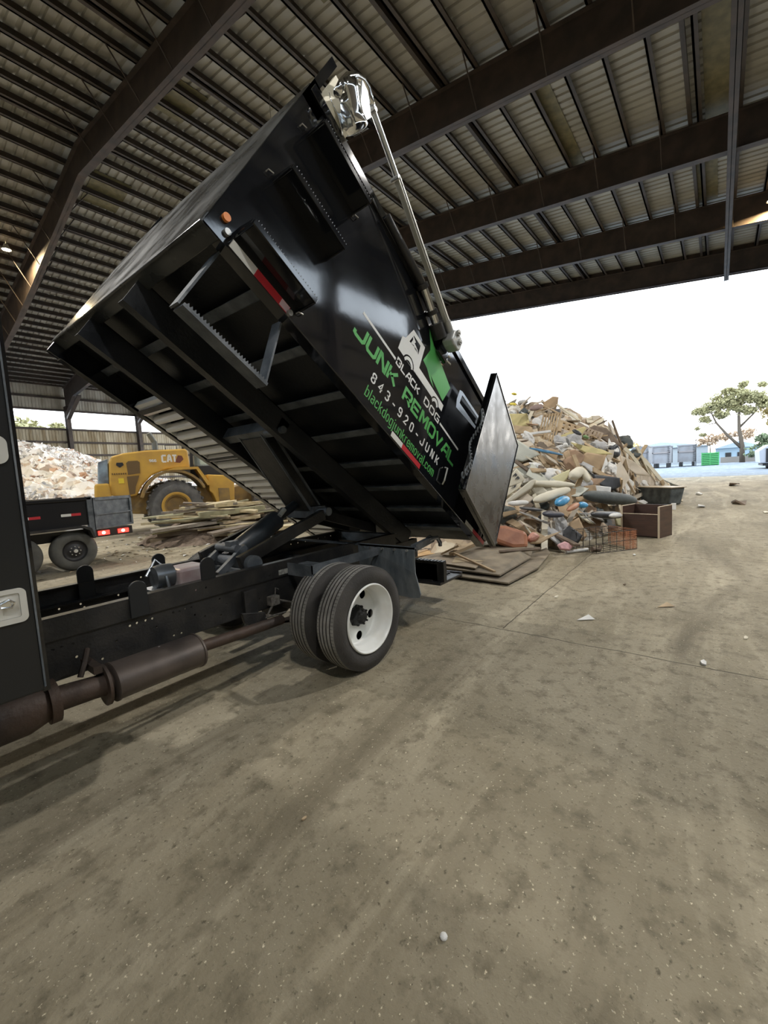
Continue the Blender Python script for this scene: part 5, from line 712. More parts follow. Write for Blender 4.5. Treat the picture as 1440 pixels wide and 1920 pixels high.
JUNK = json.loads(r'''{"sheets":[["cardboard_sheet","tan cardboard panel sticking up at the very top of the junk pile","card",0.02,[[12.079,2.299,3.6],[12.229,2.035,3.774],[12.282,1.867,3.725],[12.218,1.879,3.497],[12.16,1.919,3.336],[12.055,2.207,3.367]]],["foam_sheet","creased yellow foam board below the top left of the pile","yellow",0.03,[[10.424,3.013,3.116],[10.492,2.894,3.174],[10.602,2.343,3.115],[10.395,2.2,2.727],[10.255,2.85,2.778]]],["foam_sheet","narrow lemon foam strip under the creased yellow foam board","yellow",0.03,[[9.901,2.847,2.857],[9.929,2.754,2.864],[9.959,2.233,2.706],[9.822,2.684,2.67]]],["plywood_sheet","light brown panel lying under the yellow foam board","ply",0.03,[[9.22,2.468,2.614],[9.298,2.414,2.705],[9.397,1.823,2.581],[9.313,1.739,2.416],[9.204,2.101,2.419],[9.165,2.433,2.514]]],["white_rail","long white slotted rail leaning across the upright pallet","white",0.03,[[9.016,2.003,2.401],[9.36,1.31,2.446],[9.341,1.291,2.384],[9.0,1.984,2.344]]],["drywall_sheet","big pale triangular plasterboard beside the raised gate","plaster",0.03,[[7.61,1.705,1.938],[7.797,1.671,2.181],[7.805,1.121,1.774],[7.532,1.442,1.626],[7.453,1.681,1.695]]],["plywood_sheet","square tan chipboard panel beneath the upright pallet","card",0.03,[[8.027,1.174,1.872],[8.141,0.971,1.91],[8.188,0.8,1.844],[7.984,0.833,1.463],[7.899,1.193,1.633]]],["foam_sheet","yellow board with a torn hole beside the pallets","yellow",0.03,[[9.887,1.166,2.319],[10.237,0.671,2.509],[10.237,0.615,2.457],[10.001,0.765,2.161],[9.772,1.198,2.135],[9.8,1.247,2.232]]],["foam_sheet","long mustard board sagging to the right below the pallets","yellow",0.03,[[9.418,0.825,2.076],[9.562,0.479,1.947],[9.711,0.141,1.834],[9.776,-0.091,1.696],[9.469,0.409,1.725],[9.427,0.612,1.87]]],["cardboard_box","flattened brown carton with printed marks on the right","card",0.05,[[8.923,0.424,1.71],[8.981,0.359,1.761],[9.151,-0.045,1.649],[8.947,0.032,1.281],[8.789,0.462,1.453]]],["cardboard_box","crushed brown carton in the middle of the pile","card2",0.05,[[8.656,0.694,1.84],[8.733,0.558,1.857],[8.76,0.338,1.677],[8.602,0.432,1.441],[8.574,0.652,1.618]]],["cardboard_box","open brown carton leaning under the middle carton","card2",0.04,[[7.949,0.646,1.596],[8.099,0.509,1.689],[8.07,0.242,1.389],[7.903,0.325,1.219],[7.867,0.555,1.385]]],["cardboard_box","tan carton flap left of the crushed carton","card",0.03,[[8.472,0.765,1.789],[8.575,0.674,1.864],[8.516,0.61,1.724],[8.387,0.683,1.594]]],["paper_sign","white printed sign with black marks above the round lid","white",0.015,[[8.784,1.031,1.981],[8.847,0.899,2.013],[8.864,0.771,1.904],[8.79,0.874,1.8]]],["linoleum_sheet","large curling beige flooring sheet draped down the right side","beige",0.02,[[13.847,0.562,1.759],[14.014,0.301,1.672],[14.173,0.024,1.5],[14.351,-0.314,1.211],[14.402,-0.47,0.937],[14.136,-0.077,1.002],[14.035,0.14,1.244],[13.954,0.327,1.484]]],["linoleum_sheet","long pale vinyl sheet rolled over the right shoulder of the pile","cream",0.02,[[13.981,0.63,2.461],[14.121,0.381,2.212],[14.258,0.1,1.848],[14.395,-0.18,1.485],[14.419,-0.281,1.25],[14.356,-0.184,1.314],[14.224,0.096,1.695],[14.055,0.406,2.023]]],["plywood_sheet","brown dirty panel on the top right slope","brown",0.03,[[11.024,0.722,2.509],[11.164,0.601,2.593],[11.35,0.314,2.48],[11.391,0.149,2.272],[11.416,-0.072,1.933],[11.255,0.13,1.947],[11.093,0.503,2.265]]],["foam_sheet","pale yellow square board behind the cream armchair","lemon",0.03,[[6.916,0.683,1.104],[6.99,0.655,1.22],[7.1,0.522,1.295],[7.258,0.321,1.393],[7.143,0.352,1.202],[6.991,0.452,1.009]]],["paper_bundle","stack of white papers right of the yellow board","white",0.05,[[7.428,0.424,1.168],[7.545,0.334,1.308],[7.643,0.161,1.308],[7.544,0.149,1.091],[7.462,0.272,1.062]]],["cardboard_box","brown open carton on the dark cloth","card2",0.04,[[7.738,0.151,1.081],[7.903,0.046,1.157],[8.124,-0.207,1.125],[7.906,-0.088,1.002],[7.757,0.086,1.028]]],["plastic_sheet","crumpled white plastic sheet hanging on the black bags","white",0.02,[[12.091,0.075,0.981],[12.221,-0.056,1.038],[12.346,-0.26,0.855],[12.336,-0.276,0.77],[12.17,-0.149,0.57],[12.003,0.079,0.681]]],["black_tarp","wide black tarp in the right middle of the pile","black",0.05,[[8.323,0.131,1.221],[8.499,-0.095,1.178],[8.714,-0.385,1.105],[8.667,-0.436,0.924],[8.502,-0.301,0.834],[8.323,-0.009,0.982]]],["cardboard_box","white patterned carton left of the black tarp","white",0.08,[[7.852,-0.053,0.994],[8.009,-0.336,0.94],[7.929,-0.337,0.747],[7.784,-0.108,0.749],[7.798,-0.04,0.886]]],["cardboard_box","tan inside of an open box behind the armchair","card",0.05,[[7.518,0.104,1.005],[7.643,-0.094,1.017],[7.587,-0.135,0.837],[7.486,0.076,0.897]]],["panel_door","cream panelled door with dark slots next to the raised gate","cream",0.05,[[6.185,1.309,1.281],[6.361,1.165,1.468],[6.325,0.992,1.25],[6.277,1.013,1.184],[6.077,1.297,1.075]]],["panel_door","second cream panelled door lying beneath the first","cream",0.05,[[5.637,1.136,1.076],[5.861,0.889,1.189],[5.785,0.908,1.105],[5.567,1.079,0.947],[5.562,1.121,0.97]]],["grey_board","grey board left of the pale plasterboard","grey",0.03,[[8.614,2.175,2.403],[8.661,2.012,2.387],[8.643,1.977,2.325],[8.493,2.049,2.064],[8.559,2.114,2.247]]],["wood_plank","dark plank lying below the plasterboard","brown",0.04,[[6.954,1.467,1.659],[7.0,1.381,1.653],[6.943,1.067,1.399],[6.899,1.126,1.391]]],["wood_plank","brown plank propped on the blue strap","ply",0.04,[[6.862,1.063,1.462],[7.014,0.752,1.417],[6.974,0.741,1.37],[6.805,0.998,1.363]]],["metal_sheet","dark folded metal sheet at the right foot of the pile","dark",0.03,[[24.768,0.574,0.909],[24.094,0.027,0.247],[23.552,-0.635,-0.297],[23.491,-1.258,-0.385],[23.334,-2.003,-0.569],[23.709,-1.467,-0.188],[24.019,-0.608,0.145],[24.326,-0.074,0.46]]],["cardboard_box","pinkish torn carton laid over the papers behind the rolled rug","card",0.04,[[6.892,0.125,0.81],[7.006,-0.004,0.827],[7.177,-0.298,0.726],[7.098,-0.237,0.678],[6.865,0.094,0.728]]],["paper_bundle","white plastic wrap pile behind the rolled rug","white",0.06,[[7.187,0.126,0.887],[7.372,-0.11,0.884],[7.415,-0.281,0.735],[7.243,-0.005,0.809]]],["blue_folder","pale blue folder lying on the dark rolled rug","paleblue",0.02,[[7.703,-0.228,0.61],[7.797,-0.265,0.719],[7.904,-0.455,0.635],[7.833,-0.427,0.554]]],["magazine","white and grey magazine next to the blue folder","white",0.02,[[7.864,-0.2,0.744],[8.003,-0.336,0.732],[8.104,-0.516,0.603],[8.012,-0.412,0.632]]],["red_board","red leaflet behind the wooden cabinet","red",0.02,[[10.497,-0.247,0.377],[10.765,-0.37,0.408],[10.978,-0.503,0.352],[10.577,-0.331,0.279]]],["plastic_sheet","white torn plastic lying left of the black plastic bin","white",0.02,[[14.007,-0.116,0.113],[14.194,-0.29,0.142],[14.289,-0.435,0.041],[14.158,-0.332,-0.015]]],["plastic_sheet","white plastic flap standing before the black plastic bin","white",0.02,[[14.634,-0.362,0.011],[14.702,-0.455,0.215],[14.727,-0.55,0.212],[14.715,-0.559,0.143],[14.655,-0.459,-0.014]]],["metal_rail","long pale metal rail across the blue bag","rail",0.03,[[4.953,0.729,0.731],[4.976,0.693,0.729],[5.177,0.15,0.494],[5.15,0.165,0.473]]],["plywood_sheet","brown board lying under the leather cushion edge","ply",0.03,[[4.422,0.29,0.241],[4.551,0.146,0.227],[4.963,-0.074,0.371],[4.801,0.045,0.34]]],["plywood_sheet","plank edge under the orange cushion","brown",0.03,[[3.721,0.52,0.229],[4.145,0.02,0.233],[4.118,0.002,0.203],[3.707,0.493,0.202]]],["foam_block","cream block beside the wooden cabinet","lemon",0.08,[[7.726,-0.455,0.302],[7.829,-0.592,0.336],[7.828,-0.63,0.293],[7.722,-0.643,0.09],[7.648,-0.503,0.11]]],["mirror_frame","tan framed panel leaning behind the wire cage","card",0.03,[[5.765,-0.015,0.423],[5.892,-0.149,0.511],[5.798,-0.313,0.181],[5.713,-0.251,0.093],[5.7,-0.052,0.271]]],["black_bag","black plastic bag under the tan framed panel","black",0.1,[[5.411,0.012,0.322],[5.5,-0.08,0.386],[5.5,-0.278,0.201],[5.41,-0.231,0.093],[5.322,-0.019,0.144]]],["white_bin","small white box behind the wooden cabinet","white",0.2,[[12.552,-1.191,0.152],[12.559,-1.304,0.151],[12.48,-1.309,-0.079],[12.466,-1.197,-0.098]]],["grey_cloth","pink and white cloth bundle left of the wire cage","pink",0.05,[[4.918,-0.027,0.141],[5.018,-0.11,0.175],[5.053,-0.25,0.109],[4.961,-0.208,0.054],[4.89,-0.077,0.081]]],["wood_shelf","brown shelf board beneath the cream sofa arm","ply",0.04,[[4.752,0.866,0.71],[4.913,0.645,0.743],[4.907,0.608,0.708],[4.711,0.828,0.631]]]],"beams":[["wood_stick","long thin stick jutting into the sky from the pile","ply",[11.435,0.793,2.646],[11.585,0.434,2.855],0.05,0.03],["wood_stick","shorter stick jutting out beside the long thin stick","brown",[11.805,0.632,2.645],[11.955,0.401,2.761],0.06,0.04],["white_rail","white bent rail near the top cardboard panel","white",[11.259,2.532,3.3],[11.409,2.118,3.333],0.06,0.04],["wood_plank","light plank under the top cardboard panel","ply",[11.143,2.235,3.217],[11.293,1.948,3.298],0.1,0.04],["wood_plank","wide light plank leaning up to the top cardboard panel","ply",[12.382,2.451,3.717],[12.532,2.273,3.455],0.14,0.04],["wood_stick","light stick lying over the brown dirty panel","ply",[10.838,0.46,2.242],[10.988,0.225,2.258],0.07,0.04],["white_rail","small white rail standing on the right slope","white",[10.842,-0.057,1.785],[10.992,0.005,1.947],0.05,0.03],["white_rail","white curtain rail amid the black bags","white",[9.308,-0.184,1.225],[9.458,-0.164,1.348],0.06,0.04],["wood_plank","broken plank over the flattened carton","brown",[10.813,0.161,2.004],[10.963,0.099,1.752],0.08,0.04],["steel_pipe","grey pipe above the black suitcases","rail",[6.436,-0.043,0.521],[6.586,-0.213,0.498],0.03,0.03],["steel_pipe","second grey pipe below the rolled rug","rail",[6.363,-0.105,0.441],[6.513,-0.417,0.482],0.03,0.03],["white_rail","white slat below the rolled rug","white",[7.111,-0.335,0.367],[7.261,-0.479,0.357],0.05,0.04]],"cushions":[["sofa_cushion","long cream bolster cushion above the blue bag","cream2",[5.192,0.455,0.875],[6.371,0.107,1.021],0.091,0.8,"roll",[-0.232,-0.616,0.753]],["sofa_arm","white sofa arm lying flat in the middle","cream2",[5.775,0.672,1.182],[6.65,0.07,1.077],0.08,0.8,"roll",[-0.234,-0.588,0.774]],["sofa_cushion","small white cushion beside the raised gate","white",[4.705,0.735,0.874],[5.079,0.499,0.867],0.057,0.7,"roll",[-0.262,-0.502,0.824]],["rolled_rug","dark grey rolled rug behind the wire cage","dark",[6.591,-0.078,0.876],[8.922,-0.72,0.565],0.139,0.9,"roll",[-0.196,-0.723,0.663]],["black_bag","black cushion wedged under the blue bag","black",[4.759,0.556,0.8],[5.082,0.246,0.729],0.042,0.6,"roll",[-0.244,-0.581,0.777]],["black_bag","navy padded bag beside the orange cushion","navy",[4.939,0.22,0.674],[5.399,-0.015,0.616],0.075,0.7,"roll",[-0.308,-0.517,0.799]],["blue_bag","bright blue plastic bag beneath the bolster","blue",[5.504,0.147,0.797],[5.995,0.053,0.866],0.09,0.8,"roll",[-0.23,-0.639,0.734]],["blue_bag","second bright blue bag right of the leather cushion","blue",[6.055,-0.104,0.736],[6.299,-0.218,0.698],0.071,0.8,"roll",[-0.243,-0.6,0.762]],["leather_cushion","brown leather cushion pointing up beside the blue bag","leather",[5.599,-0.021,0.667],[6.136,-0.109,0.753],0.06,0.7,"roll",[-0.242,-0.594,0.767]],["blue_strap","blue and black plastic tray across the left slope","bluedark",[7.494,1.286,1.941],[7.729,0.569,1.723],0.056,0.5,"roll",[-0.268,-0.4,0.876]],["suitcase","black suitcase under the grey pipes","black",[6.221,-0.291,0.535],[7.428,-0.654,0.384],0.085,0.8,"roll",[-0.083,-0.547,0.833]],["black_bag","black tyre like bag right of the printed sign","black",[9.548,0.805,2.4],[9.469,0.572,2.252],0.063,0.8,"roll",[-0.246,-0.502,0.829]],["green_bag","small green bag right of the black bag","green",[9.433,0.533,2.217],[9.483,0.393,2.14],0.055,0.8,"roll",[-0.226,-0.582,0.781]],["armchair_back","cream armchair back curling up in the middle of the pile","cream2",[6.846,0.201,1.242],[7.475,0.131,1.369],0.114,0.9,"roll",[-0.214,-0.668,0.713]],["armchair_arm","rounded cream armchair arm right of the armchair back","cream2",[7.475,0.131,1.369],[7.182,-0.06,1.12],0.08,0.9,"roll",[-0.198,-0.72,0.666]],["grey_bag","grey cloth bundle at the top left of the pile","greyc",[12.5,3.289,3.772],[12.078,2.839,3.698],0.13,0.7,"roll",[-0.301,-0.128,0.945]],["grey_bag","pale grey bag just below the top rail","greyc",[12.164,3.933,3.902],[12.091,3.578,3.804],0.114,0.7,"roll",[-0.418,-0.15,0.896]],["yellow_bag","bright yellow bag on the very top of the pile","yellowb",[12.5,3.539,4.142],[12.5,3.34,4.07],0.067,0.8,"roll",[-0.216,-0.184,0.959]],["yellow_bag","yellow plastic bag below the top left rubbish","yellowb",[11.95,3.391,3.707],[11.834,3.138,3.624],0.073,0.7,"roll",[-0.396,-0.109,0.912]],["brown_cloth","brown draped cloth left of the upright pallet","mauve",[10.306,2.156,3.191],[10.823,1.948,3.33],0.129,0.6,"roll",[-0.315,-0.256,0.914]],["round_lid","round white lid in the centre of the pile","white",[8.337,0.721,1.96],[8.414,0.664,1.954],0.071,1.0,"roll",[-0.251,-0.488,0.836]],["white_bag","white rubbish bag behind the wire cage","white",[6.678,-0.509,0.452],[7.32,-0.674,0.406],0.059,0.8,"roll",[-0.0,-0.469,0.883]],["grey_bag","dark grey rag inside the wire cage","dark",[6.545,-0.504,0.222],[6.585,-0.721,0.26],0.036,0.6,"roll",[-0.0,-0.31,0.951]]],"orange":[[4.057,0.704,0.578],[4.132,0.563,0.583],[4.247,0.246,0.468],[4.164,0.203,0.224],[4.054,0.412,0.219],[3.955,0.703,0.339]],"orange2":[[4.429,0.3,0.373],[4.515,0.239,0.453],[4.542,0.108,0.365],[4.456,0.18,0.297],[4.391,0.268,0.281]],"sofa":[[[5.403,1.084,0.86],[5.747,0.673,1.243],[5.786,0.608,1.265],[5.786,0.571,1.225],[5.687,0.657,1.078],[5.401,1.032,0.795]],[[5.86,0.715,1.069],[5.954,0.675,1.261],[5.964,0.627,1.232],[5.974,0.393,0.989],[5.908,0.489,0.93],[5.844,0.635,0.937]],[[6.069,0.713,1.257],[6.137,0.463,1.138],[6.133,0.263,0.936],[6.06,0.419,0.952],[6.061,0.672,1.203]]],"pallet":[[9.668,1.819,1.972],[9.872,1.628,2.94],[10.031,1.207,2.958],[9.828,1.394,1.985]],"pallet2":[[10.552,1.416,2.467],[10.681,1.367,2.775],[10.925,0.384,2.294],[10.857,0.43,2.155]],"pallet3":[[10.558,0.862,2.219],[10.808,0.736,2.5],[10.915,0.354,2.306],[10.732,0.436,2.089]],"fill":[[[14.17,0.14,1.03],[-0.24,-0.92,0.3]],[[11.3,2.65,3.21],[-0.36,-0.07,0.93]],[[8.93,1.77,2.23],[-0.3,-0.32,0.9]],[[8.0,2.15,1.97],[-0.34,-0.04,0.94]],[[6.94,0.85,1.21],[-0.27,-0.41,0.87]],[[6.83,1.71,1.48],[-0.31,-0.25,0.92]],[[8.01,0.8,1.51],[-0.26,-0.44,0.86]],[[14.29,-0.08,0.24],[-0.33,-0.88,0.33]],[[10.13,-0.3,0.63],[0.11,-0.89,0.44]],[[12.5,0.14,1.88],[0.18,-0.94,0.28]],[[10.71,0.36,2.01],[-0.21,-0.62,0.75]],[[9.87,0.85,2.09],[-0.25,-0.46,0.85]],[[12.31,2.73,3.61],[-0.28,-0.12,0.95]],[[8.82,-0.32,0.72],[-0.09,-0.83,0.55]],[[6.25,1.58,1.23],[-0.31,-0.28,0.91]],[[11.13,3.32,3.17],[-0.4,-0.05,0.91]],[[6.9,1.23,1.33],[-0.29,-0.33,0.9]],[[7.02,-0.19,0.38],[-0.2,-0.72,0.67]],[[7.69,2.26,1.85],[-0.35,0.05,0.94]],[[7.59,0.18,0.95],[-0.21,-0.66,0.72]],[[12.25,0.19,2.31],[0.05,-0.95,0.31]],[[15.01,-0.56,1.02],[-0.61,-0.65,0.46]],[[15.0,-0.91,0.26],[-0.39,-0.75,0.54]],[[8.57,2.53,2.16],[-0.36,0.09,0.93]],[[5.62,0.95,0.83],[-0.28,-0.36,0.89]],[[15.01,-0.59,0.25],[-0.59,-0.66,0.46]],[[5.48,0.11,0.24],[-0.24,-0.59,0.77]],[[10.11,2.05,2.71],[-0.32,-0.23,0.92]],[[7.35,0.12,0.81],[-0.21,-0.69,0.69]],[[6.69,1.62,1.4],[-0.31,-0.29,0.91]],[[7.02,-0.16,0.42],[-0.2,-0.73,0.66]],[[5.7,0.68,0.73],[-0.26,-0.47,0.84]],[[15.0,-0.58,0.22],[-0.6,-0.66,0.46]],[[12.45,4.17,3.92],[-0.28,-0.08,0.96]],[[7.04,1.46,1.45],[-0.29,-0.32,0.9]],[[4.95,1.03,0.66],[-0.29,-0.32,0.9]],[[7.01,1.91,1.61],[-0.33,-0.15,0.93]],[[6.63,1.69,1.41],[-0.31,-0.25,0.92]],[[11.54,1.28,2.8],[-0.26,-0.47,0.85]],[[9.43,0.08,1.39],[-0.18,-0.78,0.61]],[[14.97,-0.31,0.33],[-0.56,-0.76,0.32]],[[7.96,2.38,1.95],[-0.35,0.1,0.93]],[[9.18,-0.09,1.14],[-0.15,-0.84,0.52]],[[5.6,1.34,0.94],[-0.3,-0.27,0.91]],[[7.24,0.24,0.89],[-0.22,-0.64,0.74]],[[5.29,1.0,0.76],[-0.28,-0.33,0.9]],[[5.0,0.49,0.41],[-0.25,-0.55,0.8]],[[8.54,2.57,2.14],[-0.36,0.1,0.93]],[[14.93,-0.27,0.39],[-0.57,-0.76,0.31]],[[12.35,0.88,2.85],[-0.17,-0.5,0.85]],[[11.47,3.65,3.36],[-0.43,-0.09,0.9]],[[7.92,0.2,1.06],[-0.22,-0.65,0.73]],[[14.93,-0.29,0.36],[-0.57,-0.76,0.31]],[[5.74,1.28,0.97],[-0.3,-0.29,0.91]],[[7.47,1.89,1.76],[-0.32,-0.19,0.93]],[[11.41,4.15,3.36],[-0.47,0.01,0.88]],[[5.93,0.12,0.39],[-0.22,-0.67,0.71]],[[4.23,0.83,0.33],[-0.29,-0.37,0.88]],[[14.43,0.03,0.91],[-0.41,-0.86,0.3]],[[10.67,0.34,1.98],[-0.21,-0.63,0.75]],[[8.67,0.16,1.25],[-0.21,-0.67,0.71]],[[7.22,2.29,1.68],[-0.35,0.1,0.93]],[[10.39,0.07,1.65],[-0.13,-0.88,0.46]],[[9.39,0.99,2.02],[-0.26,-0.42,0.87]],[[7.03,1.81,1.59],[-0.32,-0.22,0.92]],[[11.57,0.95,2.65],[-0.25,-0.47,0.85]],[[10.98,-0.11,1.22],[0.14,-0.92,0.36]],[[11.98,2.3,3.43],[-0.33,-0.2,0.92]],[[10.98,0.16,1.92],[-0.13,-0.89,0.44]],[[7.82,2.0,1.91],[-0.33,-0.14,0.93]],[[5.1,1.04,0.71],[-0.29,-0.32,0.9]],[[10.9,0.1,1.83],[-0.12,-0.9,0.41]],[[7.26,-0.23,0.39],[-0.2,-0.73,0.66]],[[7.52,0.97,1.44],[-0.27,-0.39,0.88]],[[5.24,0.74,0.61],[-0.27,-0.43,0.86]],[[6.83,-0.17,0.35],[-0.21,-0.7,0.68]],[[9.72,-0.18,1.18],[-0.05,-0.89,0.44]],[[14.18,0.16,1.15],[-0.25,-0.92,0.3]],[[11.44,2.15,3.19],[-0.32,-0.24,0.92]],[[5.33,0.88,0.71],[-0.28,-0.37,0.89]],[[6.38,1.85,1.37],[-0.33,-0.16,0.93]],[[7.83,1.06,1.56],[-0.27,-0.38,0.88]],[[5.97,0.56,0.74],[-0.25,-0.53,0.81]],[[14.68,0.11,1.6],[-0.33,-0.89,0.32]],[[9.47,-0.35,0.61],[0.08,-0.86,0.5]],[[7.2,1.58,1.55],[-0.3,-0.32,0.9]],[[4.87,0.45,0.34],[-0.24,-0.59,0.77]],[[5.5,0.09,0.21],[-0.25,-0.59,0.77]],[[4.93,1.29,0.71],[-0.3,-0.26,0.92]],[[7.9,1.31,1.67],[-0.28,-0.36,0.89]],[[9.09,-0.33,0.69],[0.01,-0.85,0.53]],[[10.77,-0.15,1.09],[0.13,-0.92,0.38]],[[5.31,0.5,0.5],[-0.25,-0.55,0.8]],[[6.56,-0.01,0.45],[-0.2,-0.72,0.66]],[[6.34,0.2,0.59],[-0.22,-0.65,0.72]],[[12.0,3.08,3.52],[-0.38,-0.1,0.92]],[[7.16,0.23,0.86],[-0.22,-0.64,0.74]],[[6.91,1.72,1.51],[-0.31,-0.25,0.91]],[[8.58,1.74,2.09],[-0.3,-0.32,0.9]],[[5.32,1.41,0.87],[-0.31,-0.25,0.92]],[[6.78,1.9,1.52],[-0.33,-0.14,0.93]],[[9.09,-0.36,0.62],[0.04,-0.84,0.54]],[[14.54,0.26,2.16],[-0.19,-0.91,0.36]],[[10.49,0.36,1.94],[-0.22,-0.62,0.75]],[[11.43,3.11,3.29],[-0.39,-0.06,0.92]],[[11.81,2.01,3.28],[-0.3,-0.35,0.89]],[[12.11,1.54,3.13],[-0.26,-0.48,0.84]],[[5.97,0.57,0.74],[-0.25,-0.52,0.81]],[[6.07,0.55,0.76],[-0.25,-0.53,0.81]],[[4.88,0.59,0.42],[-0.26,-0.52,0.82]],[[8.69,0.92,1.77],[-0.26,-0.42,0.87]],[[4.14,0.95,0.37],[-0.3,-0.33,0.9]],[[6.5,1.62,1.33],[-0.31,-0.28,0.91]],[[10.36,-0.03,1.54],[-0.12,-0.91,0.41]],[[7.37,2.19,1.74],[-0.34,0.03,0.94]],[[9.5,3.01,2.48],[-0.39,0.09,0.92]],[[15.01,-1.0,0.13],[-0.33,-0.74,0.58]],[[9.52,1.08,2.09],[-0.26,-0.41,0.87]],[[7.3,0.77,1.27],[-0.26,-0.44,0.86]],[[10.75,3.53,3.01],[-0.42,-0.02,0.91]],[[4.36,1.0,0.46],[-0.29,-0.32,0.9]],[[4.87,1.22,0.68],[-0.3,-0.27,0.91]],[[10.98,3.88,3.13],[-0.45,-0.03,0.89]],[[6.48,1.59,1.31],[-0.31,-0.29,0.91]],[[8.74,-0.32,0.69],[-0.1,-0.82,0.56]],[[7.73,2.38,1.86],[-0.35,0.11,0.93]],[[8.66,0.28,1.35],[-0.22,-0.63,0.75]],[[7.13,0.93,1.3],[-0.27,-0.39,0.88]],[[15.01,-0.69,0.61],[-0.53,-0.69,0.49]],[[8.75,-0.37,0.58],[-0.04,-0.83,0.56]],[[6.66,1.97,1.49],[-0.33,-0.1,0.94]],[[5.86,1.49,1.07],[-0.31,-0.27,0.91]],[[8.51,2.28,2.15],[-0.35,0.01,0.94]],[[6.94,0.28,0.84],[-0.23,-0.62,0.75]],[[8.87,1.9,2.25],[-0.31,-0.25,0.91]],[[7.92,-0.15,0.7],[-0.18,-0.77,0.61]],[[7.43,1.16,1.47],[-0.28,-0.35,0.89]],[[9.55,-0.07,1.26],[-0.14,-0.86,0.48]],[[6.02,0.55,0.75],[-0.25,-0.53,0.81]],[[15.0,-0.67,0.15],[-0.54,-0.69,0.48]],[[6.76,-0.15,0.35],[-0.21,-0.7,0.69]],[[7.23,0.89,1.31],[-0.27,-0.4,0.87]],[[8.64,0.3,1.36],[-0.22,-0.62,0.75]],[[11.88,3.55,3.54],[-0.42,-0.13,0.9]],[[7.5,1.74,1.72],[-0.31,-0.27,0.91]],[[10.08,0.63,2.01],[-0.24,-0.52,0.82]],[[10.49,1.89,2.8],[-0.3,-0.34,0.89]],[[4.94,0.95,0.62],[-0.29,-0.34,0.89]],[[5.72,1.43,1.0],[-0.3,-0.27,0.92]],[[8.65,1.32,1.91],[-0.28,-0.38,0.88]],[[6.17,0.82,0.95],[-0.27,-0.4,0.87]],[[7.84,2.0,1.92],[-0.33,-0.14,0.93]],[[7.74,0.22,1.03],[-0.22,-0.65,0.73]],[[9.43,2.91,2.46],[-0.38,0.09,0.92]],[[11.27,2.42,3.2],[-0.35,-0.12,0.93]],[[10.9,0.43,2.11],[-0.22,-0.61,0.76]],[[15.01,-0.61,0.44],[-0.58,-0.67,0.47]],[[9.2,0.8,1.87],[-0.26,-0.46,0.85]],[[15.0,-0.12,1.69],[-0.66,-0.55,0.51]],[[8.45,2.38,2.13],[-0.35,0.06,0.93]],[[9.76,2.95,2.59],[-0.38,0.07,0.92]],[[14.44,-0.06,0.54],[-0.41,-0.86,0.31]],[[6.84,0.52,0.98],[-0.24,-0.54,0.8]],[[7.12,0.26,0.88],[-0.22,-0.63,0.75]],[[11.34,2.69,3.23],[-0.36,-0.06,0.93]],[[5.58,1.35,0.94],[-0.3,-0.27,0.91]],[[9.22,1.78,2.33],[-0.3,-0.33,0.89]],[[6.58,1.66,1.38],[-0.31,-0.26,0.91]],[[6.1,1.74,1.24],[-0.32,-0.2,0.92]],[[12.45,3.53,3.79],[-0.24,-0.19,0.95]],[[11.32,2.65,3.22],[-0.36,-0.07,0.93]],[[6.64,-0.02,0.46],[-0.2,-0.73,0.65]],[[15.0,-0.89,0.29],[-0.4,-0.75,0.53]],[[9.05,-0.34,0.67],[0.01,-0.84,0.54]],[[6.53,1.65,1.35],[-0.31,-0.27,0.91]],[[8.95,0.01,1.18],[-0.17,-0.78,0.6]],[[5.59,1.53,1.0],[-0.31,-0.26,0.92]],[[10.82,0.05,1.76],[-0.11,-0.91,0.39]],[[5.71,0.15,0.35],[-0.23,-0.65,0.73]],[[7.98,2.59,1.92],[-0.36,0.15,0.92]],[[15.01,-0.24,0.65],[-0.73,-0.52,0.44]],[[8.37,2.23,2.1],[-0.34,-0.0,0.94]],[[7.12,2.17,1.65],[-0.34,0.03,0.94]],[[7.89,0.48,1.27],[-0.23,-0.57,0.79]],[[15.0,0.02,1.66],[-0.49,-0.6,0.63]],[[6.73,-0.13,0.38],[-0.21,-0.7,0.68]],[[12.48,0.02,1.22],[0.17,-0.94,0.29]],[[15.0,-0.22,1.48],[-0.73,-0.52,0.44]],[[7.44,2.2,1.76],[-0.34,0.03,0.94]],[[5.43,1.22,0.85],[-0.3,-0.29,0.91]],[[6.53,1.85,1.42],[-0.33,-0.17,0.93]],[[6.11,0.09,0.4],[-0.21,-0.69,0.69]],[[12.47,0.38,2.52],[-0.06,-0.91,0.4]],[[8.68,0.11,1.2],[-0.2,-0.69,0.69]],[[4.62,1.16,0.58],[-0.3,-0.28,0.91]],[[7.53,0.67,1.28],[-0.25,-0.49,0.84]],[[8.05,0.67,1.43],[-0.25,-0.49,0.83]],[[6.17,1.4,1.14],[-0.3,-0.29,0.91]],[[9.58,2.59,2.55],[-0.36,0.04,0.93]],[[5.81,0.14,0.36],[-0.22,-0.66,0.72]],[[5.71,1.39,0.99],[-0.3,-0.27,0.92]],[[5.9,0.57,0.72],[-0.25,-0.52,0.82]],[[12.43,0.72,2.77],[-0.14,-0.54,0.83]],[[5.18,0.28,0.3],[-0.24,-0.59,0.77]],[[4.26,0.86,0.36],[-0.29,-0.36,0.89]],[[5.36,0.14,0.23],[-0.25,-0.58,0.78]],[[5.46,0.72,0.67],[-0.27,-0.44,0.85]],[[11.37,2.78,3.25],[-0.37,-0.04,0.93]],[[8.05,2.15,1.99],[-0.34,-0.04,0.94]],[[6.91,0.58,1.04],[-0.25,-0.52,0.82]]],"cab":[[6.947,-1.323],[7.54,-1.481],[7.323,-0.724]]}''')
